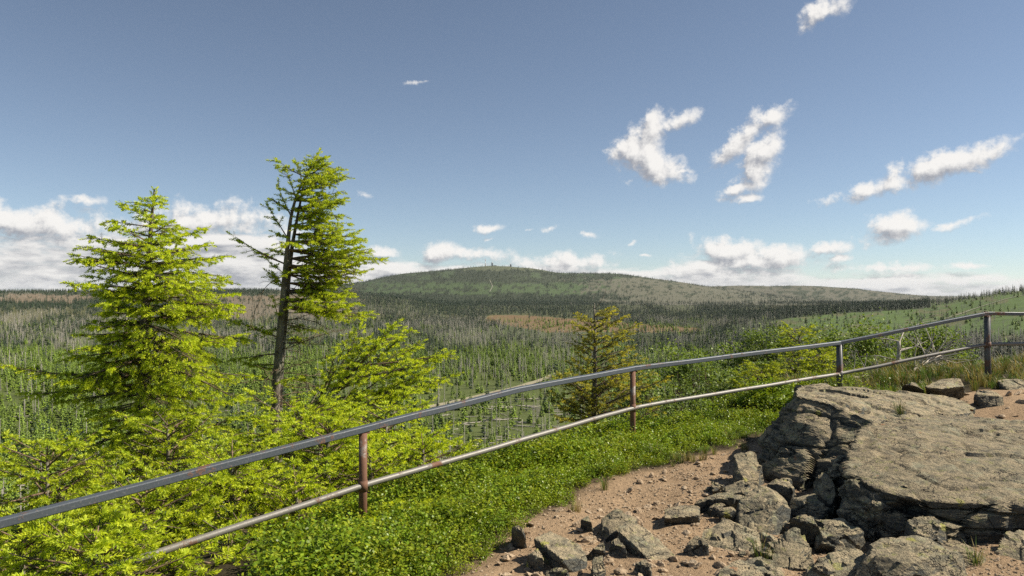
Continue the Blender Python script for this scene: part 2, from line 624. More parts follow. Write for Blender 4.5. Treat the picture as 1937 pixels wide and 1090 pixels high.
M['rail_metal'] = metal_material('weathered_grey_paint', (0.075, 0.088, 0.10), 0.07, (0.20, 0.20, 0.19))
M['pipe_metal'] = metal_material('worn_pipe_paint', (0.18, 0.17, 0.145), 0.09, (0.29, 0.275, 0.235))
M['rust_metal'] = metal_material('rusty_paint', (0.22, 0.185, 0.155), 0.55)
M['post_metal'] = metal_material('dark_post_paint', (0.10, 0.10, 0.10), 0.16, (0.24, 0.22, 0.19))

# ------------------------------------------------------------------ the ground: hilltop, valley, mountains
FENCE = np.array([(-9.0, -1.2), (-4.05, 3.66), (-1.28, 6.36), (1.485, 9.1), (5.0, 11.3), (7.5, 11.67), (11.5, 11.9), (30.0, 13.0)])
NEAR_PTS = np.array([(0, 0, -1.65), (-4.05, 3.66, -2.52), (-1.28, 6.36, -2.17), (1.485, 9.1, -1.92), (5.0, 11.3, -1.56), (7.5, 11.67, -1.45),
                     (0.4, 4.2, -1.66), (2.9, 8.6, -1.72), (7.0, 9.5, -1.41), (-0.3, 4.3, -1.66), (-0.03, 5.65, -1.76), (0.62, 6.6, -1.80), (11.0, 12.0, -1.3),
                     (1.4, 7.5, -1.77), (-2.5, 3.0, -2.05), (-1.2, 3.4, -1.78), (4.0, 5.0, -1.60), (3, 0, -1.6), (-3, -1, -2.1), (8, 4, -1.5), (2.0, 6.0, -1.70), (10, 9, -1.35), (14, 11, -1.2)])


def fence_side(x, y):
    """signed distance from the railing line, positive outside (downhill)"""
    x = np.asarray(x, float); y = np.asarray(y, float)
    best = np.full(x.shape, 1e18)
    sgn = np.ones(x.shape)
    for a, b in zip(FENCE[:-1], FENCE[1:]):
        d = b - a
        t = np.clip(((x - a[0]) * d[0] + (y - a[1]) * d[1]) / (d @ d), 0, 1)
        dx, dy = x - a[0] - t * d[0], y - a[1] - t * d[1]
        q = dx * dx + dy * dy
        s = np.where(d[0] * dy - d[1] * dx > 0, 1.0, -1.0)
        up = q < best - 1e-9
        best = np.where(up, q, best)
        sgn = np.where(up, s, sgn)
    return np.sqrt(best) * sgn


D_ROWS = np.array([5, 14, 30, 60, 100, 150, 250, 400, 600, 800, 1100, 1500, 2200, 2800, 4000, 7000, 12000, 20000, 34000.0])
Z_ROWS = np.array([-2, -5, -14, -27, -37, -42, -46, -49.5, -55, -60, -64, -67, -68, -62, -62, -75, -102, -118, -182.0])
BROCKEN = (np.array([-600, 300, 480, 600, 690, 720, 760, 820, 880, 920, 960, 1000, 1030, 1055, 1100, 1160, 1200, 1260, 1330, 1450, 1600]),
           np.array([575, 572, 562, 546, 533, 525.5, 519.5, 513.5, 508, 504.5, 504, 508, 513, 517.5, 518, 518, 523, 531, 541, 556, 575.0]))
SECOND = (np.array([1050, 1200, 1330, 1400, 1450, 1480, 1500, 1560, 1620, 1680, 1720, 1780, 1850, 2300]),
          np.array([566, 552, 542, 540.5, 541.5, 541, 540.5, 542.5, 546.5, 553, 557.5, 562, 566, 570.0]))
LEFT = (np.array([-1500, -300, 150, 400, 520, 640, 740, 850]), np.array([551, 552.5, 553, 551, 550.5, 553, 561, 576.0]))
RIGHT = (np.array([1330, 1400, 1470, 1560, 1640, 1720, 1780, 1830, 1870, 1905, 1937, 2100, 2600]),
         np.array([612, 603, 594, 586, 582, 578, 573, 565.5, 559, 553.5, 549.5, 540, 525.0]))


def _row_z(tab, px, D0):
    return (PY0 - np.interp(px, tab[0], tab[1])) / FPX * D0


def _bump(base, top, D, d1, d0, d2, pw=1.0):
    t = np.where(D < d0, sstep(d1, d0, D) ** pw, 1 - sstep(d0, d2, D))
    return base + np.maximum(top - base, 0) * t


def shoulder(x, y):
    return 0.30 + sstep(3.5, 7.5, x) * 2.3


def near_ground(x, y):
    x = np.asarray(x, float); y = np.asarray(y, float)
    num = 0.0; den = 0.0
    for (a, b, c) in NEAR_PTS:
        w = 1.0 / ((x - a) ** 2 + (y - b) ** 2 + 0.35) ** 1.6
        num = num + w * c
        den = den + w
    z = num / den
    s = np.maximum(fence_side(x, y) - shoulder(x, y), 0)
    z = z - 0.80 * s * s / (s + 1.6)
    z = z + (fbm(x * 0.9, y * 0.9, seed=3) - 0.5) * 0.16 + (fbm(x * 4, y * 4, seed=5) - 0.5) * 0.05
    return z + CZ


def ground(x, y):
    x = np.asarray(x, float); y = np.asarray(y, float)
    r = np.sqrt(x * x + y * y) + 1e-6
    a = np.clip(np.arctan2(x, y), -0.72, 0.72)
    D = r * np.cos(a)
    px = PX0 + FPX * np.tan(a)
    lg = np.log(np.maximum(D, 5))
    base = np.interp(lg, np.log(D_ROWS), Z_ROWS)
    z = _bump(base, _row_z(BROCKEN, px, 6000), D, 2600, 6000, 9500, 0.95)
    z = np.maximum(z, _bump(base, _row_z(SECOND, px, 7600), D, 5200, 7600, 10500))
    z = np.maximum(z, _bump(base, _row_z(LEFT, px, 2600), D, 600, 2600, 4200))
    z = np.maximum(z, _bump(base, _row_z(RIGHT, px, 1300), D, 60, 1300, 2400, 0.8))
    amp = np.interp(lg, np.log([20, 150, 800, 3000, 6000, 20000]), [0.3, 1.6, 4.0, 12, 16, 10])
    k = np.interp(lg, np.log([100, 1000, 2600, 4500, 20000]), [60, 160, 330, 520, 1400])
    z = z + (fbm(x / 60, y / 60, seed=11, octs=3) - 0.5) * np.minimum(amp, 2.0) + (fbm(x / 260, y / 260, seed=12, octs=4) - 0.5) * amp * sstep(300, 1500, D) * 0.8
    w = sstep(18, 60, r)
    zn = np.where(r < 62, near_ground(x, y), 0)
    return np.where(r < 62, zn * (1 - w) + (z + CZ) * w, z + CZ)


def gz(x, y):
    return float(ground(np.array([x]), np.array([y]))[0])


def path_side(x, y):
    """positive on the planted side of the trodden path's edge"""
    L = np.array([(-1.9, 2.0), (-0.62, 3.75), (-0.33, 4.4), (-0.06, 5.5), (0.62, 6.55), (1.4, 7.4), (2.75, 8.55), (3.6, 9.4), (5.6, 10.3), (7.4, 10.9), (9, 11.6), (30, 12)])
    x = np.asarray(x, float); y = np.asarray(y, float)
    best = np.full(x.shape, 1e18); sgn = np.ones(x.shape)
    for a, b in zip(L[:-1], L[1:]):
        d = b - a
        t = np.clip(((x - a[0]) * d[0] + (y - a[1]) * d[1]) / (d @ d), 0, 1)
        dx, dy = x - a[0] - t * d[0], y - a[1] - t * d[1]
        q = dx * dx + dy * dy
        s = np.where(d[0] * dy - d[1] * dx > 0, 1.0, -1.0)
        up = q < best - 1e-9
        best = np.where(up, q, best); sgn = np.where(up, s, sgn)
    return np.sqrt(best) * sgn


# ---- what grows where: densities of (dark spruce, dead trunk, young spruce) and the colour of the soil
def region(x, y):
    x = np.asarray(x, float); y = np.asarray(y, float)
    r = np.sqrt(x * x + y * y) + 1e-6
    a = np.clip(np.arctan2(x, y), -0.9, 0.9)
    D = r * np.cos(a)
    z = ground(x, y)
    px = PX0 + FPX * np.tan(a)
    row = PY0 - (z - CZ) / np.maximum(D, 1) * FPX
    ls = np.maximum(D * 0.035, 6)                       # patches grow with distance as clearings do on the far slopes
    n1 = fbm(px / 26, np.log(D) * 16, seed=21, octs=4)
    n2 = fbm(px / 9, np.log(D) * 34, seed=25, octs=4)
    n3 = fbm(px / 60, np.log(D) * 9, seed=29, octs=3)
    jit = np.random.default_rng(len(x)).normal(0, 1, (2, len(x)))
    pw = px + (n1 - 0.5) * 170 + jit[0] * 14
    pj = px + (n1 - 0.5) * 150 + (n3 - 0.5) * 120 + jit[0] * 9
    rw = row + (n2 - 0.5) * np.interp(row, [540, 600, 700], [10, 22, 60]) + (n3 - 0.5) * np.interp(row, [540, 600, 700], [10, 16, 50]) + jit[1] * np.interp(row, [540, 600, 700], [0.6, 2.0, 6.0])
    N = len(x)
    col = np.tile(np.array([0.085, 0.088, 0.042]), (N, 1))
    dk = np.full(N, 0.15); dd = np.full(N, 0.15); yg = np.full(N, 0.0)

    def put(mask, c=None, d=None, s=None, g=None):
        if c is not None: col[mask] = c
        if d is not None: dk[mask] = d
        if s is not None: dd[mask] = s
        if g is not None: yg[mask] = g

    LGREEN = (0.07, 0.098, 0.045)
    BOG = (0.155, 0.105, 0.058)
    left = pw < 660
    mid = (pw >= 660) & (pw < 1440)
    far = D > 2450
    # the left ridge
    put(left & (rw < 557.5), (0.06, 0.07, 0.04), 0.85, 0.2)
    put(left & (rw >= 557.5) & (rw < 569), (0.17, 0.135, 0.09), 0.06, 0.25)
    put(left & (rw >= 569) & (rw < 585), (0.055, 0.065, 0.035), 0.75, 0.2)
    put(left & (rw >= 585) & (rw < 609), (0.105, 0.105, 0.05), 0.22, 0.4)
    put(left & (rw >= 609) & (rw < 662), (0.085, 0.095, 0.048), 0.24, 0.55, 0.2)
    put(left & (rw >= 668), (0.08, 0.10, 0.03), 0.06, 0.085, 1.0)
    put(left & (rw > 570) & (rw < 600) & (pw > 380), (0.155, 0.13, 0.09), 0.08, 0.35)
    # the mountain
    m = mid & far
    put(m, (0.066, 0.088, 0.046), 0.16, 0.1)
    put(m & (n2 > 0.52), (0.05, 0.062, 0.036), 0.8, 0.05)
    put(m & (rw < 534) & (n1 > 0.40), (0.05, 0.06, 0.038), 0.75, 0.1)
    put(m & (rw < 512) & (pw > 870) & (pw < 1010), (0.10, 0.11, 0.065), 0.10, 0.05)
    put(m & (rw >= 536) & (rw < 556) & (pw < 1120) & (n2 < 0.57), LGREEN, 0.08, 0.05)
    put(m & (rw >= 527) & (rw < 592) & (pw > 1110 + (rw - 527) * 0.6), (0.115, 0.114, 0.08), 0.09, 0.3)
    put(m & (rw >= 530) & (rw < 592) & (pw > 1110) & (n2 > 0.63), (0.055, 0.065, 0.04), 0.75, 0.1)
    put(m & (rw >= 555) & (rw < 585) & (pw < 1150), (0.045, 0.055, 0.034), 0.92, 0.05)
    m = mid & ~far
    put(m & (rw < 600), (0.07, 0.08, 0.04), 0.72, 0.25)
    put(m & (rw < 600) & (pw > 1150), (0.07, 0.08, 0.04), 0.6, 0.35)
    put(m & (rw >= 596) & (rw < 606) & (pw < 980), (0.10, 0.10, 0.05), 0.35, 0.45)
    put(m & (rw >= 605) & (rw < 658), (0.075, 0.09, 0.042), 0.34, 0.55, 0.22)
    put(m & (rw >= 605) & (rw < 690) & (pw > 1210), (0.06, 0.07, 0.035), 0.62, 0.5)
    bog = (row > 596 + (n2 - .5) * 6) & (row < 629 + (n1 - .5) * 6) & (row < 613 + np.maximum(0, px - 940) * 0.16) & (row > 596 + np.maximum(0, px - 985) * 0.075) & (px > 912 + n2 * 16) & (px < 1335 - n1 * 20)
    put(bog, BOG, 0.012, 0.02)
    col[bog & (n2 > 0.55)] = (0.15, 0.115, 0.055)
    fore = (row >= 620) & (row < 642) & (px > 925) & (px < 1340) & ~bog
    dk[fore] *= 0.25; dd[fore] *= 0.35
    put(m & (rw >= 660), (0.09, 0.115, 0.03), 0.05, 0.10, 1.0)
    put(m & (rw >= 705) & (pj > 810) & (pj < 1110), (0.085, 0.105, 0.034), 0.02, 0.16, 0.6)
    # right hand side
    rt = pw >= 1440
    put(rt, (0.10, 0.10, 0.055), 0.2, 0.2)
    put(rt & far, (0.115, 0.112, 0.08), 0.12, 0.1)
    put(rt & far & (n2 > 0.56), (0.055, 0.065, 0.04), 0.7, 0.1)
    hill = (pj > 1400) & (D < 1500) & (row > 545)
    put(hill, (0.085, 0.125, 0.04), 0.012, 0.012, 0.05)
    put(hill & (n2 > 0.60), (0.08, 0.11, 0.045), 0.05, 0.12)
    put(hill & (n1 > 0.60), (0.11, 0.115, 0.055), 0.02, 0.1)
    put(hill & (D > 1080) & (px < 1760), (0.05, 0.06, 0.035), 0.95, 0.1)
    put(hill & (D > 1150) & (px >= 1760), (0.085, 0.11, 0.045), 0.06, 0.12)
    put(hill & (row > 645 + (n1 - .5) * 40) & (pj > 1640), (0.075, 0.078, 0.045), 0.22, 0.85)
    put(hill & (row > 655 + (n1 - .5) * 40) & (pj <= 1640), (0.07, 0.085, 0.035), 0.45, 0.3, 0.3)
    put((pj > 1385) & (pj < 1480) & (row > 605 + (n2 - .5) * 20) & (D < 1500), (0.06, 0.075, 0.035), 0.55, 0.25, 0.2)
    return col, dk, dd, yg, px, row, D


R_N = 460
radii = np.concatenate([[0.0], np.exp(np.linspace(math.log(0.6), math.log(34000), R_N))])
azs = np.concatenate([np.linspace(-math.pi, -0.80, 50)[:-1], np.linspace(-0.80, 0.80, 640)[:-1], np.linspace(0.80, math.pi, 50)[:-1]])
nA = len(azs)
RR, AA = np.meshgrid(radii[1:], azs, indexing='ij')
X = np.concatenate([[0.0], (RR * np.sin(AA)).ravel()])
Y = np.concatenate([[0.0], (RR * np.cos(AA)).ravel()])
Z = ground(X, Y)
col, dk_, dd_, yg_, px_, row_, D_ = region(X, Y)
# soil of the hilltop: trodden gravel inside the path's edge, humus under the plants, grass to the right
rr = np.sqrt(X * X + Y * Y)
nearw = 1 - sstep(30, 70, rr)
ps = path_side(X, Y) + (fbm(X * 1.3, Y * 1.3, seed=41) - 0.5) * 0.5
dirt = np.array([0.31, 0.218, 0.132])
humus = np.array([0.052, 0.042, 0.024])
slope_c = np.array([0.055, 0.06, 0.026])
w = sstep(-0.12, 0.12, ps)[:, None]
nc = dirt * (1 - w) + humus * w
w2 = sstep(1.0, 5.0, fence_side(X, Y))[:, None]
nc = nc * (1 - w2) + slope_c * w2
col = col * (1 - nearw[:, None]) + nc * nearw[:, None]
i = np.arange(R_N - 1)[:, None] * nA + 1
j = np.arange(nA)[None]
k = (j + 1) % nA
F4 = np.stack([i + j, i + nA + j, i + nA + k, i + k], -1).reshape(-1, 4)
F3 = np.stack([np.zeros(nA, int), 1 + np.arange(nA), 1 + (np.arange(nA) + 1) % nA], -1)

gm, T = mat_new('ground_soil')
at = T.n('ShaderNodeAttribute', attribute_name='col')
geo = T.n('ShaderNodeNewGeometry')
v = geo.outputs['Position']
nA_ = T.noise(v, 26.0, 6, 0.68)
nB_ = T.noise(v, 2.1, 5, 0.6)
nC_ = T.noise(v, 0.055, 6, 0.68)
nD_ = T.noise(v, 110.0, 3, 0.6)
f = T.m('MULTIPLY', T.m('MULTIPLY_ADD', nA_, 1.1, 0.45), T.m('MULTIPLY_ADD', nB_, 0.7, 0.65))
f = T.m('MULTIPLY', f, T.m('MULTIPLY_ADD', nC_, 1.0, 0.5))
f = T.m('MULTIPLY', f, T.m('MULTIPLY_ADD', nD_, 0.9, 0.55))
sc_ = T.n('ShaderNodeVectorMath', operation='SCALE')
T.t.links.new(at.outputs['Color'], sc_.inputs[0])
T.t.links.new(f, sc_.inputs['Scale'])
d = T.n('ShaderNodeBsdfPrincipled')
T.t.links.new(sc_.outputs[0], d.inputs['Base Color'])
d.inputs['Roughness'].default_value = 0.95
d.inputs['Specular IOR Level'].default_value = 0.1
b = T.n('ShaderNodeBump')
b.inputs['Strength'].default_value = 0.8
b.inputs['Distance'].default_value = 0.03
T.t.links.new(T.m('MULTIPLY_ADD', nA_, 1.0, T.m('MULTIPLY', nD_, 0.35)), b.inputs['Height'])
T.t.links.new(b.outputs[0], d.inputs['Normal'])
finish(T, d.outputs[0])
go = link('ground', make_mesh('ground', np.stack([X, Y, Z], 1), [F4, F3], [gm], col=col, smooth=True))
tag(go, kind='structure')


def ribbon(name, pts, width, color, lift=0.25, steps=60):
    """a forest track laid on the terrain: pts are (px, depth) pairs"""
    q = np.array([((px - PX0) / FPX * D, D) for px, D in pts])
    t = np.linspace(0, len(q) - 1, steps)
    cx, cy = np.interp(t, np.arange(len(q)), q[:, 0]), np.interp(t, np.arange(len(q)), q[:, 1])
    for _ in range(6):
        cx[1:-1] = (cx[:-2] + cx[1:-1] * 2 + cx[2:]) / 4
        cy[1:-1] = (cy[:-2] + cy[1:-1] * 2 + cy[2:]) / 4
    tx, ty = np.gradient(cx), np.gradient(cy)
    l = np.hypot(tx, ty)
    nx, ny = -ty / l, tx / l
    V = []
    for s in (-0.5, 0, 0.5):
        x, y = cx + nx * s * width, cy + ny * s * width
        V.append(np.stack([x, y, ground(x, y) + lift], 1))
    V = np.stack(V, 1).reshape(-1, 3)
    F = []
    for a in range(steps - 1):
        for c in range(2):
            F.append((a * 3 + c, a * 3 + c + 1, a * 3 + c + 4, a * 3 + c + 3))
    m, T = mat_new('track_gravel')
    g = T.n('ShaderNodeNewGeometry')
    n = T.noise(g.outputs['Position'], 0.8, 5, 0.6)
    c = T.mix(n, tuple(v * 0.7 for v in color) + (1,), tuple(v * 1.25 for v in color) + (1,))
    dd = T.n('ShaderNodeBsdfPrincipled')
    T.t.links.new(c, dd.inputs['Base Color'])
    dd.inputs['Roughness'].default_value = 0.95
    finish(T, dd.outputs[0])
    return tag(link(name, make_mesh(name, V, np.array(F), [m], smooth=True)), kind='structure')


ribbon('path', [(800, 296), (850, 315), (920, 345), (980, 378), (1030, 425), (1060, 470)], 5.0, (0.27, 0.24, 0.15), 0.5)
ribbon('path', [(1765, 720), (1735, 700), (1728, 760), (1745, 800), (1790, 815), (1850, 900), (1937, 1020), (2050, 1080)], 3.2, (0.22, 0.22, 0.14), 0.6)
ribbon('path', [(926, 3600), (932, 3900), (926, 4250)], 4.5, (0.20, 0.20, 0.14), 1.5, 20)

# ------------------------------------------------------------------ valley trees: prototypes
def proto_spruce(h, w, dark, light, seed, tiers=13, arms=9, gap=0.0, lean=0.0):
    """a whole spruce as drooping fronds round a stem (for trees a few dozen pixels tall)"""
    R = np.random.default_rng(seed)
    V, F, C = [], [], []
    n = 0

    def tri(p, c):
        nonlocal n
        V.extend(p); C.extend(c)
        F.append((n, n + 1, n + 2)); n += 3
    # stem
    for a in range(3):
        t0, t1 = a * 2.09, (a + 1) * 2.09
        r = 0.012 * h
        tri([(math.cos(t0) * r, math.sin(t0) * r, -0.3), (math.cos(t1) * r, math.sin(t1) * r, -0.3), (0, 0, h * 0.97)], [(0.10, 0.085, 0.065)] * 3)
    for t in range(tiers):
        f = (t + R.uniform(0, 0.8)) / tiers
        z = h * (0.05 + 0.93 * f)
        L = w * (1 - f) ** 0.85 * R.uniform(0.75, 1.15) + 0.05 * w
        for a in range(max(4, int(arms * (1 - f * 0.5)))):
            if R.random() < gap: continue
            az = R.uniform(0, 6.283)
            l = L * R.uniform(0.6, 1.15)
            d = np.array([math.cos(az), math.sin(az), R.uniform(-0.25, 0.35)])
            s = np.array([-math.sin(az), math.cos(az), 0])
            base = np.array([0, 0, z])
            mid = base + d * l * 0.55 + np.array([0, 0, 0.02 * h])
            tip = base + d * l + np.array([0, 0, -0.03 * h])
            wd = l * R.uniform(0.22, 0.36)
            dr = np.array([0, 0, -0.045 * h * R.uniform(0.6, 1.4)])
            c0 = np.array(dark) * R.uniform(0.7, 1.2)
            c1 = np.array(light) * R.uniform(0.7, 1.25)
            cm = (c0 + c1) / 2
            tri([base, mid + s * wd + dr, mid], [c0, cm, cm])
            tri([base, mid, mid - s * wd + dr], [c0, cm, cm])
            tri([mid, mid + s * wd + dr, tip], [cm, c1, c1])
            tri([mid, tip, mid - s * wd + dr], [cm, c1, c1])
    tri([(-0.02 * h, 0, h * 0.92), (0.02 * h, 0, h * 0.92), (0, 0, h * 1.02)], [dark, dark, light])
    V = np.array(V, float)
    V[:, 0] += lean * V[:, 2] * 0.1
    return make_mesh('valley_spruce', V, np.array(F), [M['far_needle']], col=np.array(C, float))


def proto_snag(h, seed, branches=26, top=True):
    """a dead standing trunk with broken drooping branch stubs"""
    R = np.random.default_rng(seed)
    G = Geo()
    n = 7
    z = np.linspace(-0.4, h, n)
    bend = R.uniform(-0.015, 0.015, 2) * h
    pts = np.stack([bend[0] * (z / h) ** 2, bend[1] * (z / h) ** 2, z], 1)
    r = np.interp(z / h, [0, 1], [0.0105 * h + 0.04, 0.03 if top else 0.09])
    G.tube(pts, r, 6)
    for b in range(branches):
        f = R.uniform(0.12, 0.97)
        az = R.uniform(0, 6.283)
        L = h * R.uniform(0.03, 0.10) * (1.15 - f)+0.15
        p0 = np.array([np.interp(f * h, z, pts[:, 0]), np.interp(f * h, z, pts[:, 1]), f * h])
        d = np.array([math.cos(az), math.sin(az), R.uniform(-0.5, 0.12)])
        G.tube(np.stack([p0, p0 + d * L * 0.6, p0 + d * L + np.array([0, 0, -0.18 * L])]), [0.045, 0.032, 0.015], 3, cap=False)
    V = np.concatenate(G.V)
    return make_mesh('valley_snag', V, [np.concatenate(G.F4), np.concatenate(G.F3)], [M['dead']], smooth=True)


def proto_log(L, seed):
    R = np.random.default_rng(seed)
    G = Geo()
    x = np.linspace(-L / 2, L / 2, 6)
    G.tube(np.stack([x, R.uniform(-0.1, 0.1, 6), 0.15 + R.uniform(-0.03, 0.05, 6)], 1), np.linspace(0.20, 0.07, 6), 6)
    for b in range(9):
        t = R.uniform(-0.4, 0.48) * L
        az = R.uniform(0, 6.28)
        l = R.uniform(0.4, 1.3)
        G.tube(np.array([[t, 0, 0.15], [t + 0.3 * l, l * math.cos(az), 0.2 + abs(math.sin(az)) * l]]), [0.035, 0.012], 3, cap=False)
    V = np.concatenate(G.V)
    return make_mesh('fallen_log', V, [np.concatenate(G.F4), np.concatenate(G.F3)], [M['pale_dead']], smooth=True)


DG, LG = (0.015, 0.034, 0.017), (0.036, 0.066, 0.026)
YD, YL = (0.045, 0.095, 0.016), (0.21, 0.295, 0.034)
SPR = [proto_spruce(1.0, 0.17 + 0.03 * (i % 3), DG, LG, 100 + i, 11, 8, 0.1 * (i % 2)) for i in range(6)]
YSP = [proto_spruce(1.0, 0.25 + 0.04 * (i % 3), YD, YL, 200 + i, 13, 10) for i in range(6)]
SNG = [proto_snag(14.0, 300 + i, 20 + 5 * i, i % 3 > 0) for i in range(7)]
LOG = [proto_log(9.0, 400 + i) for i in range(4)]

proto_coll = {}


def scatter(name, protos, pos, scale, rotz, mat, label, cat=None, tilt=None):
    """one 'stuff' object: points that carry copies of a few prototypes"""
    c = bpy.data.collections.new(name + '_kinds')
    for i, me in enumerate(protos):
        o = bpy.data.objects.new('%s_kind' % name, me)
        c.objects.link(o)
    proto_coll[name] = c
    me = bpy.data.meshes.new(name)
    n = len(pos)
    me.vertices.add(n)
    me.vertices.foreach_set('co', np.asarray(pos, np.float32).ravel())
    a = me.attributes.new('scl', 'FLOAT_VECTOR', 'POINT')
    scale = np.asarray(scale, np.float32)
    if scale.ndim == 1: scale = np.repeat(scale[:, None], 3, 1)
    a.data.foreach_set('vector', scale.astype(np.float32).ravel())
    a = me.attributes.new('rot', 'FLOAT_VECTOR', 'POINT')
    r = np.zeros((n, 3), np.float32)
    r[:, 2] = rotz
    if tilt is not None: r[:, :2] = tilt
    a.data.foreach_set('vector', r.ravel())
    a = me.attributes.new('kind_index', 'INT', 'POINT')
    a.data.foreach_set('value', rng.integers(0, len(protos), n).astype(np.int32))
    me.materials.append(mat)
    o = link(name, me)
    g = bpy.data.node_groups.new(name + '_scatter', 'GeometryNodeTree')
    g.interface.new_socket('Geometry', in_out='INPUT', socket_type='NodeSocketGeometry')
    g.interface.new_socket('Geometry', in_out='OUTPUT', socket_type='NodeSocketGeometry')
    gi, go = g.nodes.new('NodeGroupInput'), g.nodes.new('NodeGroupOutput')
    ci = g.nodes.new('GeometryNodeCollectionInfo')
    ci.inputs['Collection'].default_value = c
    ci.inputs['Separate Children'].default_value = True
    ci.inputs['Reset Children'].default_value = True
    ip = g.nodes.new('GeometryNodeInstanceOnPoints')
    ip.inputs['Pick Instance'].default_value = True

    def attr(nm, dt):
        q = g.nodes.new('GeometryNodeInputNamedAttribute')
        q.data_type = dt
        q.inputs[0].default_value = nm
        return q.outputs[0]
    g.links.new(gi.outputs[0], ip.inputs['Points'])
    g.links.new(ci.outputs[0], ip.inputs['Instance'])
    g.links.new(attr('kind_index', 'INT'), ip.inputs['Instance Index'])
    er = g.nodes.new('FunctionNodeEulerToRotation')
    g.links.new(attr('rot', 'FLOAT_VECTOR'), er.inputs[0])
    g.links.new(er.outputs[0], ip.inputs['Rotation'])
    g.links.new(attr('scl', 'FLOAT_VECTOR'), ip.inputs['Scale'])
    g.links.new(ip.outputs[0], go.inputs[0])
    md = o.modifiers.new('scatter', 'NODES')
    md.node_group = g
    return tag(o, label, cat, kind='stuff')


# ---- sample the valley: more points where the view stretches the ground
def valley_points(n, seed, dmin, dmax, pw=1.0):
    R = np.random.default_rng(seed)
    px = R.uniform(-170, 2110, n)
    D = np.exp(math.log(dmin) + (math.log(dmax) - math.log(dmin)) * R.random(n) ** pw)
    x = (px - PX0) / FPX * D
    col, dk, dd, yg, px2, row, DD = region(x, D)
    z = ground(x, D)
    return x, D, z, dk, dd, yg, row, px, R


sets = {'dark': [], 'dead': [], 'young': []}
for (n, seed, d0, d1, keep) in ((15000, 51, 105, 420, 0.42), (34000, 52, 420, 1100, 0.75), (52000, 53, 1100, 2700, 0.9), (70000, 54, 2700, 7600, 0.9)):
    x, D, z, dk, dd, yg, row, px, R = valley_points(n, seed, d0, d1)
    trk = np.zeros(n, bool)
    u = R.random(n)
    if d0 < 2600:
        # keep the track clear
        tp = np.array([(800, 296), (850, 315), (920, 345), (980, 378), (1030, 425), (1060, 470)], float)
        trk = (np.abs(D - np.interp(px, tp[:, 0], tp[:, 1])) < 7) & (px > 800) & (px < 1060)
    cs = np.interp(D, [100, 600, 2500, 6000], [16, 40, 110, 190])      # stands and gaps
    cl1 = fbm(x / cs, D / cs, seed=seed + 5, octs=3)
    cl2 = fbm(x / cs + 40, D / cs, seed=seed + 9, octs=3)
    clump, clump2 = 0.25 + 1.5 * sstep(0.34, 0.62, cl1), 0.25 + 1.5 * sstep(0.34, 0.62, cl2)
    dk, dd, yg = dk * np.where(dk > 0.7, 0.6 + 0.4 * clump, clump), dd * clump2, yg * (0.45 + 0.55 * (1.9 - clump2))
    hgt = R.uniform(0.65, 1.3, n)
    a = (u < dk * keep) & ~trk
    sets['dark'].append(np.stack([x, D, z, hgt * np.interp(D, [100, 1000, 4000], [7, 10, 13]), row, px], 1)[a])
    u = R.random(n)
    a = (u < dd * keep * (1.0 if d0 < 2600 else 0.5)) & ~trk
    sets['dead'].append(np.stack([x, D, z, hgt * np.interp(D, [100, 300, 600, 1500], [9.5, 10.5, 9.5, 9.0]), row, px], 1)[a])
    u = R.random(n)
    a = (u < yg * keep * 1.3) & ~trk & (D < 1500)
    sets['young'].append(np.stack([x, D, z, hgt ** 2 * np.interp(D, [100, 200, 500], [3.2, 4.4, 5.6]) * np.where((px > 800) & (px < 1120), 0.8, 1), row, px], 1)[a])

THING_SPEC = {
    'dark': ('spruce_tree', SPR, 1.0, 'dark green spruce among grey dead trunks on the valley floor', 'tree', 'dark spruces in the valley', 'distant_spruce_forest', M['far_needle'], 120),
    'dead': ('dead_tree', SNG, 14.0, 'bare grey dead trunk standing upright in the valley below the railing', 'dead tree', 'dead trunks standing in the valley', 'distant_dead_forest', M['dead'], 290),
    'young': ('young_spruce', YSP, 1.0, 'small bright green spruce of the dense regrowth on the valley floor', 'young tree', 'young spruces in the valley', 'young_spruce_thicket', M['far_needle'], 290),
}
for key, (nm, protos, unit, label, cat, group, sname, smat, most) in THING_SPEC.items():
    A = np.concatenate(sets[key])
    size = A[:, 3] / A[:, 1]
    # in frame and not behind the rim of the hilltop
    rim = np.interp(A[:, 5], [0, 900, 1200, 1480, 1937], [900, 800, 740, 700, 690])
    okv = (A[:, 5] > 5) & (A[:, 5] < 1930) & (A[:, 4] - A[:, 3] / A[:, 1] * FPX * 0.6 < rim)
    order = np.argsort(-np.where(okv, size, 0))
    one = order[:most]
    rest = order[most:]
    R = np.random.default_rng(900)
    for q in one:
        x, D, z, h = A[q, :4]
        o = link(nm, protos[R.integers(len(protos))], None, (x, D, z - 0.1))
        s = h / unit
        o.scale = (s, s, s)
        if key == 'dead':
            o.scale = (s * 1.0, s * 1.0, s)
            o.rotation_euler = (R.normal(0, 0.02), R.normal(0, 0.02), R.uniform(0, 6.28))
        else:
            k = R.uniform(0.8, 1.15)
            o.scale = (s * k, s * k, s)
            o.rotation_euler = (0, 0, R.uniform(0, 6.28))
        tag(o, label, cat, group)
    B = A[rest]
    s = B[:, 3] / unit
    k = R.uniform(0.8, 1.2, len(B))
    if key == 'dead':      # a far trunk keeps a width one can see
        k = np.interp(B[:, 1], [200, 600, 1500, 4000], [1.0, 1.25, 1.7, 2.0])
    scl = np.stack([s * k, s * k, s], 1)
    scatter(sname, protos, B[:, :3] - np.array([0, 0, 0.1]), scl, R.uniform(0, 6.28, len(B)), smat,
            {'dark': 'dark spruce forest covering the far slopes and ridges', 'dead': 'grey belt of dead trunks across the far valley', 'young': 'bright green thicket of young spruces across the valley'}[key], 'forest')

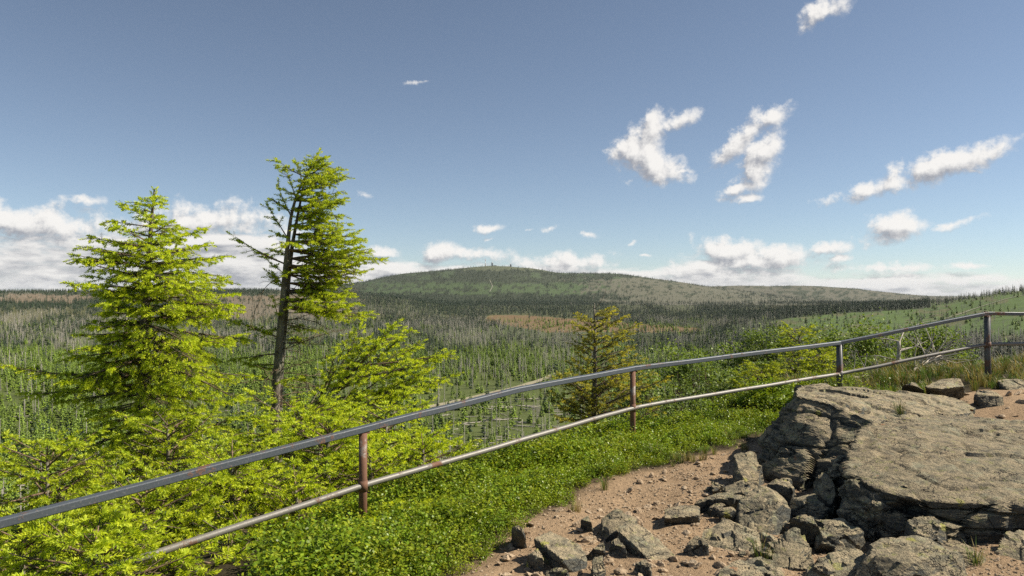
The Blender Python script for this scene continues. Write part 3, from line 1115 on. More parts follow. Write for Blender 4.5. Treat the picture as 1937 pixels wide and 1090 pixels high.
# fallen logs in the clearing and windthrow scattered round it
R = np.random.default_rng(61)
for q in range(130):
    if q < 95:
        px, D = R.uniform(815, 1110), R.uniform(165, 330)
    else:
        px, D = R.uniform(0, 480), R.uniform(150, 300)
    x = (px - PX0) / FPX * D
    o = link('fallen_log', LOG[R.integers(4)], None, (x, D, gz(x, D) + 0.25))
    s = R.uniform(0.6, 1.25)
    o.scale = (s, s * 1.25, s * 1.25)
    o.rotation_euler = (0, R.normal(0, 0.05), R.normal(0, 0.35))
    tag(o, 'pale fallen log lying flat in the valley clearing', 'log', 'fallen logs in the clearing')

# dead trunks breaking the skyline on the right hand ridge
for q in range(70):
    px = R.uniform(1755, 1990)
    D = R.uniform(1180, 1330)
    x = (px - PX0) / FPX * D
    o = link('dead_tree', SNG[R.integers(7)], None, (x, D, gz(x, D) - 0.3))
    s = R.uniform(0.5, 1.0)
    o.scale = (s * 1.7, s * 1.7, s)
    tag(o, 'bare dead tree standing on the skyline of the green hill at the right', 'dead tree', 'dead trees along the right skyline')

# ------------------------------------------------------------------ summit buildings on the mountain
white, T = mat_new('white_wall')
d = T.n('ShaderNodeBsdfPrincipled'); d.inputs['Base Color'].default_value = (0.62, 0.60, 0.57, 1); finish(T, d.outputs[0])
redm, T = mat_new('red_paint')
d = T.n('ShaderNodeBsdfPrincipled'); d.inputs['Base Color'].default_value = (0.45, 0.12, 0.08, 1); finish(T, d.outputs[0])
greym, T = mat_new('grey_cladding')
d = T.n('ShaderNodeBsdfPrincipled'); d.inputs['Base Color'].default_value = (0.33, 0.33, 0.33, 1); finish(T, d.outputs[0])


def summit(px, D=5960):
    x = (px - PX0) / FPX * D
    return np.array([x, D, gz(x, D) - 1])


p = summit(918)
t = empty('radio_mast', p, 'tall thin radio mast, leftmost on the mountain summit', 'mast')
g = Geo(); g.tube(np.array([[0, 0, 0], [0, 0, 26], [0, 0, 44]]), [4.0, 3.0, 2.2], 10); g.build('mast_base', white, t)
g = Geo(); g.tube(np.array([[0, 0, 44], [0, 0, 62]]), [1.8, 1.5], 10); g.build('mast_tip', redm, t)
p = summit(931)
t = empty('summit_hotel', p, 'pale square tower building with a roof dome on the mountain summit', 'building')
g = Geo(); g.box((0, 0, 14), (16, 16, 28)); g.box((22, 2, 6), (28, 14, 12)); g.build('wall', white, t, False)
g = Geo(); g.tube(np.array([[0, 0, 28], [0, 0, 31], [0, 0, 35], [0, 0, 37]]), [5, 6, 5, 2], 12); g.build('dome', greym, t)
p = summit(966)
t = empty('weather_station', p, 'small grey weather station, rightmost building on the mountain summit', 'building')
g = Geo(); g.box((0, 0, 9), (13, 13, 20)); g.build('wall', greym, t, False)
g = Geo(); g.tube(np.array([[0, 0, 19], [0, 0, 24], [0, 0, 27]]), [3, 4, 2], 10); g.build('dome', white, t)

# ------------------------------------------------------------------ the air
hz, T = mat_new('haze_air')
vol = T.n('ShaderNodeVolumePrincipled')
vol.inputs['Color'].default_value = (0.86, 0.92, 1.0, 1)
vol.inputs['Density'].default_value = 1.15e-5
vol.inputs['Anisotropy'].default_value = 0.0
o = T.n('ShaderNodeOutputMaterial')
T.t.links.new(vol.outputs[0], o.inputs['Volume'])
hx, hy0, hy1, hz0, hz1 = 36000, -36000, 36000, -420.0, 330.0
q = np.array([(x, y, z) for x in (-hx, hx) for y in (hy0, hy1) for z in (hz0, hz1)], float)
ho = link('haze', make_mesh('haze', q, np.array([[0, 1, 3, 2], [4, 6, 7, 5], [0, 4, 5, 1], [2, 3, 7, 6], [0, 2, 6, 4], [1, 5, 7, 3]]), [hz]))
tag(ho, kind='stuff')

# ------------------------------------------------------------------ the railing
PT = [(-9.2, -1.3, -2.1), (-4.05, 3.66, -1.512), (-1.28, 6.36, -1.150), (0.05, 7.73, -1.000), (1.485, 9.10, -0.917), (5.00, 11.3, -0.752), (7.50, 11.67, -0.317), (11.6, 11.95, -0.36), (15.5, 12.2, -0.40)]
TOP = np.array(PT) + np.array([0, 0, CZ])
PM = [(-9.2, -1.3, -2.6), (-4.05, 3.66, -2.05), (-1.28, 6.36, -1.665), (1.485, 9.10, -1.425), (5.00, 11.3, -1.252), (7.50, 11.67, -0.832), (11.6, 11.95, -0.80), (15.5, 12.2, -0.84)]
MID = np.array(PM) + np.array([0, 0, CZ])
rail = empty('railing', (-1.28, 6.36, gz(-1.28, 6.36)), 'weathered grey metal railing with rust patches running along the cliff edge', 'railing')
off = np.array(rail.location)


def resample(pts, n, wob, seed):
    R = np.random.default_rng(seed)
    t = np.linspace(0, len(pts) - 1, n)
    q = np.stack([np.interp(t, np.arange(len(pts)), pts[:, a]) for a in range(3)], 1)
    q[:, 2] += (fbm(t * 3.1, t * 0, seed=seed) - 0.5) * wob
    return q


g = Geo()
g.sweep(resample(TOP, 121, 0.012, 5) - off + np.array([0, 0, -0.027]), 0.072, 0.054)
g.build('top_rail', M['rail_metal'], rail, False)
g = Geo()
g.tube(resample(MID, 121, 0.02, 6) - off, 0.027, 12)
g.build('mid_rail', M['pipe_metal'], rail)
for n, (i, mt, rd) in enumerate([(1, 'rust_metal', 0.036), (2, 'rust_metal', 0.036), (4, 'rust_metal', 0.034), (5, 'post_metal', 0.042), (6, 'post_metal', 0.046), (7, 'post_metal', 0.044)]):
    p = TOP[i]
    zb = gz(p[0], p[1]) - 0.15
    g = Geo()
    if n >= 3:
        z = np.array([zb, (zb + p[2]) / 2, p[2] - 0.055])
        g.tube(np.stack([np.full(3, p[0]) + [0.01, 0.003, 0], np.full(3, p[1]), z], 1) - off, rd * 1.2, 4)
        g.V[-2] = g.V[-2]
    else:
        z = np.array([zb, (zb + p[2]) / 2, p[2] - 0.062])
        g.tube(np.stack([np.full(3, p[0]), np.full(3, p[1]), z], 1) - off, rd, 16)
    mz = MID[min(range(len(MID)), key=lambda k: np.hypot(*(MID[k][:2] - p[:2])))][2]
    g.tube(np.array([[p[0], p[1], mz - 0.045], [p[0], p[1], mz + 0.045]]) - off, rd * 1.14, 16)       # weld collar
    g.box(np.array([p[0], p[1], p[2] - 0.064]) - off, (0.11, 0.05, 0.014), math.atan2(TOP[min(i + 1, len(TOP) - 1)][1] - TOP[i - 1][1], TOP[min(i + 1, len(TOP) - 1)][0] - TOP[i - 1][0]))
    g.build('post', M[mt], rail, True)

# ------------------------------------------------------------------ rocks
_ico = {}


def ico(n):
    if n not in _ico:
        bm = bmesh.new()
        bmesh.ops.create_icosphere(bm, subdivisions=n, radius=1.0)
        V = np.array([v.co[:] for v in bm.verts])
        F = np.array([[v.index for v in f.verts] for f in bm.faces])
        bm.free()
        _ico[n] = (V, F)
    return _ico[n]


def vert_normals(V, F):
    fn = np.cross(V[F[:, 1]] - V[F[:, 0]], V[F[:, 2]] - V[F[:, 0]])
    N = np.zeros_like(V)
    for a in range(3):
        for c in range(3):
            N[:, c] += np.bincount(F[:, a], fn[:, c], len(V))
    return N / (np.linalg.norm(N, axis=1, keepdims=True) + 1e-15)


def hull_rock(pts, sub, amp, freq, seed, chip=0.6, keep_top=0.0, cells=None, soft=110.0, groove=1.0, cut=(0.80, 0.96)):
    """a fractured rock: the hull of the given corner points, broken up by facets, joints and noise"""
    pts = np.asarray(pts, float)
    lo, hi = pts.min(0), pts.max(0)
    ext = (hi - lo) / 2
    bm = bmesh.new()
    c = pts.mean(0) * 0.5 + (lo + hi) * 0.25
    for p in (pts - c) / ext: bm.verts.new(p)
    bmesh.ops.convex_hull(bm, input=bm.verts[:])
    bm.normal_update()
    pn = np.array([f.normal[:] for f in bm.faces if f.calc_area() > 1e-7])
    pd = np.array([f.normal.dot(f.verts[0].co) for f in bm.faces if f.calc_area() > 1e-7])
    bm.free()
    k = pd > 1e-3
    pn, pd = pn[k], pd[k]
    R = np.random.default_rng(seed)
    # some chance breaks across the corners
    for _ in range(int(13 * chip)):
        n = R.normal(0, 1, 3)
        n[2] *= 1 - keep_top * 0.8
        n /= np.linalg.norm(n)
        reach = ((pts - c) / ext @ n).max()
        pn = np.vstack([pn, n]); pd = np.append(pd, reach * R.uniform(*cut))
    U, F = ico(sub)
    q = np.maximum(U @ pn.T, 1e-6) / pd
    inv = np.log(np.exp((q - q.max(1, keepdims=True)) * soft).sum(1)) / soft + q.max(1)
    V = U / inv[:, None] * ext + c
    size = (hi - lo).max()
    N = vert_normals(V, F)
    if cells is None: cells = int(16 + 50 * chip)
    S = c + (R.random((cells, 3)) - 0.5) * (hi - lo) * 1.05
    warp = np.stack([fbm(V[:, 0] * freq, V[:, 1] * freq, V[:, 2] * freq, seed + 40 + a) - 0.5 for a in range(3)], 1) * size * 0.14
    d = np.sqrt((((V + warp)[:, None] - S[None]) ** 2).sum(2))
    own = np.argmin(d, axis=1)
    ds = np.partition(d, 1, axis=1)
    gapd = ds[:, 1] - ds[:, 0]
    off_ = R.normal(0, 1, cells)
    tilt = R.normal(0, 1.0, (cells, 3))
    plane = off_[own] + np.einsum('ij,ij->i', V - S[own], tilt[own]) / (size * 0.2)
    side = 1 - keep_top * np.clip(N[:, 2], 0, 1) ** 1.5
    disp = amp * chip * plane * 0.95 * side
    disp -= groove * amp * 0.8 * np.exp(-(gapd / (size * 0.012 + 0.004)) ** 2) * side
    n = fbm(V[:, 0] * freq * 2, V[:, 1] * freq * 2, V[:, 2] * freq * 3.0, seed + 1, 6, 0.58) - 0.5
    disp += amp * 1.5 * n * (0.4 + 0.6 * side)
    nr = np.abs(fbm(V[:, 0] * freq * 0.8, V[:, 1] * freq * 0.8, V[:, 2] * freq * 2.2, seed + 9, 4, 0.5) - 0.5)
    disp -= groove * amp * 1.0 * np.maximum(0, 0.04 - nr) / 0.04 * (0.25 + 0.75 * side)
    V = V + N * np.clip(disp, -2.6 * amp, 2.2 * amp)[:, None]
    return V, F


def rock(name, label, cat, pts, sub=5, amp=0.02, freq=3.0, seed=1, chip=0.6, group=None, mat='rock', keep_top=0.0, **kw):
    V, F = hull_rock(pts, sub, amp, freq, seed, chip, keep_top=keep_top, **kw)
    loc = np.array([V[:, 0].mean(), V[:, 1].mean(), V[:, 2].min()])
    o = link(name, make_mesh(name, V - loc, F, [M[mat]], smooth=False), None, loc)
    return tag(o, label, cat, group)


def PG(px, py, sink=0.08):
    """the ground point seen at (px, py)"""
    lo, hi = 1.5, 16.0
    for _ in range(40):
        D = (lo + hi) / 2
        p = P(px, py, D)
        if p[2] > gz(p[0], p[1]): lo = D
        else: hi = D
    p = P(px, py, (lo + hi) / 2)
    p[2] -= sink
    return p


def down(p, d=0.0):
    q = np.array(p, float)
    q[2] = gz(q[0], q[1]) - 0.15 - d
    return q


# the two great blocks
top = [P(1488, 742, 7.15), P(1512, 734, 8.6), P(1600, 731, 9.5), P(1700, 736, 9.5), P(1790, 752, 9.0), P(1850, 778, 8.2), P(1705, 795, 7.0), P(1645, 800, 6.45), P(1560, 759, 6.85), P(1505, 749, 7.0)]
foot = [P(1430, 862, 7.0), P(1436, 838, 7.25), P(1458, 785, 7.2), P(1640, 905, 6.15), down(P(1500, 742, 8.6)), P(1450, 905, 6.72), P(1480, 925, 6.55), P(1560, 940, 6.35), down(P(1700, 790, 6.9)), down(P(1850, 778, 8.0)), down(P(1600, 731, 9.5))]
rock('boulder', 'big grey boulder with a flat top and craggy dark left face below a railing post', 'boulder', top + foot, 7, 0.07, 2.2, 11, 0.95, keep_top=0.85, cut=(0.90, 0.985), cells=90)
top = [P(1636, 806, 6.3), P(1700, 788, 6.9), P(1790, 782, 7.3), P(1937, 800, 7.3), P(2180, 820, 6.9), P(2260, 955, 4.62), P(1606, 858, 5.75), P(1616, 905, 5.3), P(1690, 935, 4.98), P(1760, 948, 4.80), P(1850, 955, 4.74), P(1937, 962, 4.70), P(1800, 850, 6.0)]
foot = [PG(1600, 985), P(1650, 990, 5.0), down(P(1730, 1040, 4.78)), down(P(1937, 1060, 4.68)), down(P(2250, 1060, 4.6)), down(P(2180, 820, 6.9)), down(P(1700, 788, 7.1))]
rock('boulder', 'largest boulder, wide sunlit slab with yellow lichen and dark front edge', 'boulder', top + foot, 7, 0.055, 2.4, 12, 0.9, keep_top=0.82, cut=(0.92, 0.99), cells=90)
# ledge between them with the deep crevice at its foot
rock('boulder', 'angular block with dark left face wedged under the edge of the largest slab', 'boulder',
     [P(1585, 905, 5.55), P(1640, 897, 5.5), P(1690, 930, 5.15), P(1655, 950, 4.95), P(1590, 960, 5.25), PG(1585, 985), PG(1640, 1020), PG(1700, 1015), P(1720, 965, 5.0)], 6, 0.022, 3.5, 13, 0.8)
rock('boulder', 'narrow broken ledge in the crevice between the two big boulders', 'boulder',
     [P(1575, 872, 6.1), P(1620, 846, 6.2), P(1640, 860, 6.1), P(1600, 890, 5.8), P(1560, 905, 5.9), PG(1545, 960), PG(1600, 965), PG(1640, 960), P(1548, 918, 5.9)], 6, 0.026, 3.6, 14, 0.9)
BR = [
    ('upright dark slab leaning against the foot of the left boulder', [P(1392, 868, 6.75), P(1424, 862, 6.75), P(1432, 880, 6.6), P(1398, 885, 6.5), PG(1388, 925), PG(1430, 935), PG(1440, 915), PG(1398, 905)]),
    ('pointed block with a sunlit right face and dark left face, left of the crevice', [P(1422, 928, 5.7), P(1450, 925, 5.65), P(1492, 968, 5.5), P(1470, 958, 5.4), PG(1396, 985), PG(1412, 1010), PG(1455, 1010), PG(1497, 985), P(1402, 950, 5.6)]),
    ('thin dark slab lying on the gravel, leftmost of the pile under the boulders', [P(1322, 948, 5.8), P(1362, 938, 5.9), P(1398, 930, 6.0), P(1405, 945, 5.8), PG(1330, 968), PG(1385, 962), PG(1400, 950), PG(1325, 960)]),
    ('flat dark stone tilted above the thin slab at the pile left edge', [P(1370, 925, 6.1), P(1405, 915, 6.1), P(1415, 930, 5.9), P(1380, 938, 5.9), PG(1375, 955), PG(1420, 955), PG(1412, 945)]),
    ('low broken block among rubble in front of the pointed block', [P(1340, 1008, 5.0), P(1375, 990, 5.1), P(1425, 1010, 5.0), P(1430, 1030, 4.8), PG(1335, 1048), PG(1420, 1060), PG(1440, 1040), PG(1350, 1020)]),
    ('small wedge stone at the left foot of the rubble pile', [P(1298, 1035, 4.75), P(1318, 1018, 4.8), P(1335, 1035, 4.7), PG(1295, 1047), PG(1340, 1050), PG(1320, 1055)]),
    ('tall pointed block with one warm lit face in the bottom foreground of the pile', [P(1476, 1018, 4.75), P(1508, 1005, 4.75), P(1530, 1045, 4.6), P(1466, 1040, 4.65), PG(1470, 1095), PG(1525, 1100), PG(1545, 1080), PG(1480, 1070)]),
    ('low rounded slab at the bottom edge between gravel and pile', [P(1372, 1080, 4.35), P(1420, 1055, 4.5), P(1462, 1065, 4.45), P(1470, 1090, 4.3), PG(1365, 1115), PG(1480, 1115), PG(1400, 1085)]),
    ('broad rough rock at the bottom edge right of the tall pointed block', [P(1535, 1075, 4.4), P(1570, 1050, 4.5), P(1625, 1040, 4.5), P(1650, 1060, 4.4), PG(1520, 1115), PG(1660, 1120), PG(1560, 1085)]),
    ('large foreground rock with a pale lit top at the bottom right', [P(1640, 1052, 4.35), P(1675, 1020, 4.5), P(1740, 1022, 4.45), P(1800, 1055, 4.3), P(1720, 1060, 4.2), PG(1625, 1115), PG(1820, 1120), PG(1780, 1060), PG(1680, 1125)]),
    ('flat wedge slab leaning on the front foot of the largest boulder', [P(1765, 1030, 4.65), P(1800, 1022, 4.7), P(1852, 1050, 4.5), P(1800, 1060, 4.45), PG(1765, 1070), PG(1860, 1075), PG(1800, 1080)]),
    ('small dark stone deep in the crevice beside the left boulder', [P(1455, 915, 6.0), P(1490, 912, 6.1), P(1500, 930, 5.9), PG(1450, 945), PG(1505, 950), PG(1480, 960)]),
    ('dark angular stone in the middle of the crevice', [P(1500, 955, 5.5), P(1535, 940, 5.6), P(1560, 960, 5.4), PG(1500, 990), PG(1565, 1000), PG(1530, 1005)]),
    ('dark flat stone at the crevice foot below the wedged block', [P(1545, 990, 5.1), P(1590, 985, 5.1), P(1625, 1010, 4.9), P(1560, 1020, 4.85), PG(1540, 1040), PG(1630, 1045), PG(1600, 1020)]),
    ('narrow dark stone standing against the ledge in the crevice', [P(1540, 925, 5.75), P(1560, 905, 5.8), P(1580, 930, 5.6), P(1568, 960, 5.5), PG(1535, 980), PG(1580, 985), PG(1560, 990)]),
    ('small block on the soil behind the broad rough rock', [P(1495, 985, 5.0), P(1530, 978, 5.0), P(1545, 1000, 4.9), PG(1490, 1020), PG(1550, 1025), PG(1520, 1030)]),
    ('dark angular block at the bottom edge under the largest boulder, right of the grass tuft', [P(1850, 1052, 4.55), P(1895, 1040, 4.6), P(1945, 1055, 4.5), P(1900, 1072, 4.4), PG(1845, 1100), PG(1950, 1110), PG(1900, 1085)]),
    ('rough block under the front edge of the largest boulder, at the right frame edge', [P(1890, 1010, 4.62), P(1940, 1000, 4.65), P(1985, 1015, 4.6), P(1930, 1035, 4.5), PG(1885, 1068), PG(1990, 1075), PG(1940, 1060)]),
    ('dark block under the largest boulder above the flat wedge slab', [P(1715, 985, 4.8), P(1760, 975, 4.8), P(1790, 1000, 4.7), P(1745, 1020, 4.65), PG(1710, 1040), PG(1800, 1048), PG(1750, 1035)]),
    ('flat rock with grass round it on the rim near the tall right post', [P(1752, 732, 9.9), P(1780, 718, 10.1), P(1812, 716, 10.0), P(1820, 732, 9.8), P(1770, 738, 9.6), PG(1760, 750), PG(1822, 748), PG(1790, 752)]),
    ('small pale rock left of the grassy flat rock on the rim', [P(1708, 728, 9.8), P(1730, 722, 9.9), P(1746, 738, 9.7), PG(1705, 745), PG(1750, 748), PG(1730, 750)]),
    ('dark low slab sunk in the grass below the tall right post', [P(1842, 745, 9.4), P(1870, 738, 9.6), P(1895, 752, 9.3), PG(1840, 762), PG(1898, 768), PG(1870, 772)]),
    ('flat pale stone lying at the foot of the tall right post', [P(1885, 722, 10.8), P(1930, 715, 11.0), P(1960, 724, 10.8), PG(1885, 735), PG(1965, 738), PG(1930, 740)]),
    ('flat rock at the far rim under the third post', [P(1520, 729, 10.0), P(1560, 725, 10.2), P(1575, 734, 10.0), PG(1520, 745), PG(1580, 745), P(1550, 738, 9.7)]),
]
def swell(pts, k):
    pts = np.asarray(pts, float)
    c = pts.mean(0)
    return c + (pts - c) * k


for q, (lab, pts) in enumerate(BR):
    pts = swell(pts, 1.24 if q < 16 else 1.12)
    rock('rock', lab, 'rock', pts, 5, 0.009, 5.0, 30 + q, 0.7, groove=0.25)
# rubble between the boulders
R = np.random.default_rng(140)
for q in range(64):
    px, py = R.uniform(1335, 1660), R.uniform(925, 1085)
    if px < 1335 + (py - 925) * 0.1: continue
    p = PG(px, py, 0)
    rz_ = R.uniform(0.045, 0.13) * (1 if q < 46 else 0.55)
    a = R.normal(0, 1, (11, 3))
    a /= np.linalg.norm(a, axis=1, keepdims=True)
    a = a * np.array([1.0, R.uniform(.6, .95), R.uniform(.45, .85)]) * rz_
    yw = R.uniform(0, 6.28)
    a = np.stack([a[:, 0] * math.cos(yw) - a[:, 1] * math.sin(yw), a[:, 0] * math.sin(yw) + a[:, 1] * math.cos(yw), a[:, 2]], 1)
    rock('rock', 'small angular grey rock in the rubble pile below the big boulders', 'rock', a + p + [0, 0, rz_ * 0.25], 4, rz_ * 0.06, 9.0, 1200 + q, 0.6, 'rubble rocks below the boulders', groove=0.2)
PR = [
    ('blocky stone with a dark left face leaning on the long wedge, middle of the path', [P(1142, 985, 5.35), P(1165, 968, 5.4), P(1200, 985, 5.3), P(1192, 1000, 5.15), P(1148, 1010, 5.1), PG(1140, 1020), PG(1185, 1022), PG(1200, 1005), PG(1138, 1002)]),
    ('long wedge shaped stone with a dark end, lying on the path gravel', [P(1176, 1008, 4.95), P(1192, 988, 5.1), P(1245, 1020, 4.9), P(1274, 1052, 4.7), P(1200, 1030, 4.75), PG(1182, 1040), PG(1272, 1078), PG(1276, 1060), PG(1215, 1052)]),
    ('broad flat slab with an undercut left edge near the bottom of the path', [P(1018, 1024, 4.75), P(1045, 1012, 4.85), P(1085, 1030, 4.75), P(1104, 1052, 4.6), P(1060, 1058, 4.5), PG(1026, 1048), PG(1100, 1075), PG(1105, 1060), PG(1050, 1072)]),
    ('upright stone chip with a shaded hollow at the left of the path', [P(968, 1000, 5.0), P(985, 996, 5.0), P(992, 1012, 4.95), PG(966, 1026), PG(992, 1028), PG(980, 1010)]),
    ('small wedge stone with a flat lit top below the blocky stone', [P(1155, 1030, 4.8), P(1168, 1022, 4.85), P(1182, 1040, 4.7), PG(1150, 1045), PG(1185, 1053), PG(1165, 1052)]),
    ('pale flat chip between the broad slab and the blocky stone', [P(1120, 1040, 4.7), P(1140, 1030, 4.75), P(1142, 1045, 4.7), PG(1105, 1052), PG(1142, 1052), PG(1120, 1050)]),
    ('orange brown stone at the bottom edge of the path below the blocky stone', [P(1122, 1058, 4.5), P(1140, 1053, 4.5), P(1140, 1080, 4.4), P(1122, 1085, 4.35), PG(1118, 1095), PG(1145, 1092)]),
    ('square pale stone at the bottom of the path left of the small bottom stones', [P(1202, 1068, 4.45), P(1222, 1062, 4.45), P(1230, 1078, 4.35), PG(1200, 1084), PG(1228, 1090), PG(1235, 1082)]),
    ('flat square slab lying level on the gravel left of the rock pile', [P(1262, 962, 5.65), P(1318, 958, 5.75), P(1317, 976, 5.5), P(1262, 980, 5.45), PG(1262, 987), PG(1318, 983), PG(1316, 966), PG(1264, 968)]),
    ('dark split stone half sunk at the left foot of the broad slab', [P(1000, 1050, 4.6), P(1018, 1042, 4.65), P(1026, 1060, 4.55), PG(992, 1068), PG(1028, 1078), PG(1008, 1075)]),
    ('rough stone cut off by the bottom edge under the broad slab', [P(1035, 1082, 4.4), P(1060, 1074, 4.4), P(1075, 1088, 4.3), PG(1030, 1100), PG(1080, 1104)]),
    ('brown slanting chip in the middle of the gravel path', [P(1100, 985, 5.3), P(1113, 978, 5.35), P(1118, 990, 5.25), PG(1096, 998), PG(1120, 1000)]),
]
for q, (lab, pts) in enumerate(PR):
    pts = swell(pts, 1.2)
    rock('stone', lab, 'stone', pts, 5, 0.006, 6.0, 80 + q, 0.5, groove=0.2)

# loose stones on the path: every one a thing
R = np.random.default_rng(77)
STN = []
for q in range(14):
    a = R.normal(0, 1, (13, 3))
    a /= np.linalg.norm(a, axis=1, keepdims=True)
    a *= np.array([1.0, R.uniform(0.55, 0.9), R.uniform(0.3, 0.6)]) * R.uniform(0.8, 1.1, (13, 1))
    V, F = hull_rock(a, 3, 0.05, 1.5, 500 + q, 0.4)
    STN.append(make_mesh('stone_shape', V, F, [M['stone']]))
cnt = 0
while cnt < 290:
    px = R.uniform(850, 1480); py = 820 + 275 * R.random() ** 0.8
    p = PG(px, py, 0)
    if path_side(p[0:1], p[1:2])[0] > -0.08: continue
    if p[1] > 10: continue
    o = link('stone', STN[R.integers(14)])
    s = 0.015 + 0.05 * R.random() ** 2.2
    o.location = (p[0], p[1], gz(p[0], p[1]) + s * 0.15)
    o.scale = (s, s, s)
    o.rotation_euler = (R.normal(0, 0.3), R.normal(0, 0.3), R.uniform(0, 6.28))
    tag(o, 'small loose tan stone lying on the trodden gravel path', 'stone', 'loose stones on the path')
    cnt += 1
for q in range(40):
    px = R.uniform(1760, 1990); py = R.uniform(745, 800)
    p = PG(px, py, 0)
    o = link('stone', STN[R.integers(14)])
    s = 0.03 + 0.07 * R.random() ** 2
    o.location = (p[0], p[1], gz(p[0], p[1]) + s * 0.1)
    o.scale = (s * 1.5, s, s)
    o.rotation_euler = (R.normal(0, 0.2), R.normal(0, 0.2), R.uniform(0, 6.28))
    tag(o, 'pale stone on the trodden ground beyond the largest boulder', 'stone', 'stones on the ground beyond the slab')

# gravel: past counting
n = 80000
gx, gy = R.uniform(-1.4, 5.2, n), R.uniform(3.3, 10.2, n)
ps = path_side(gx, gy)
cl = fbm(gx * 2.2, gy * 2.2, seed=66)
ok = (ps < 0.05) & (R.random(n) < np.interp(ps, [-0.8, 0.05], [1.0, 0.45])) & (R.random(n) < sstep(0.30, 0.62, cl) + 0.25)
gx, gy = gx[ok], gy[ok]
s = 0.004 + 0.017 * R.random(len(gx)) ** 3
scatter('gravel', STN, np.stack([gx, gy, ground(gx, gy) + s * 0.1], 1), np.stack([s, s, s], 1), R.uniform(0, 6.28, len(gx)), M['stone'], 'small tan gravel scattered over the trodden path', 'gravel', tilt=R.normal(0, 0.35, (len(gx), 2)))

# ------------------------------------------------------------------ spruces near the railing
OLD0, OLD1 = np.array([0.014, 0.032, 0.014]), np.array([0.042, 0.078, 0.026])
NEW0, NEW1 = np.array([0.26, 0.385, 0.022]), np.array([0.60, 0.65, 0.045])


def unit(v):
    return v / (np.linalg.norm(v) + 1e-12)


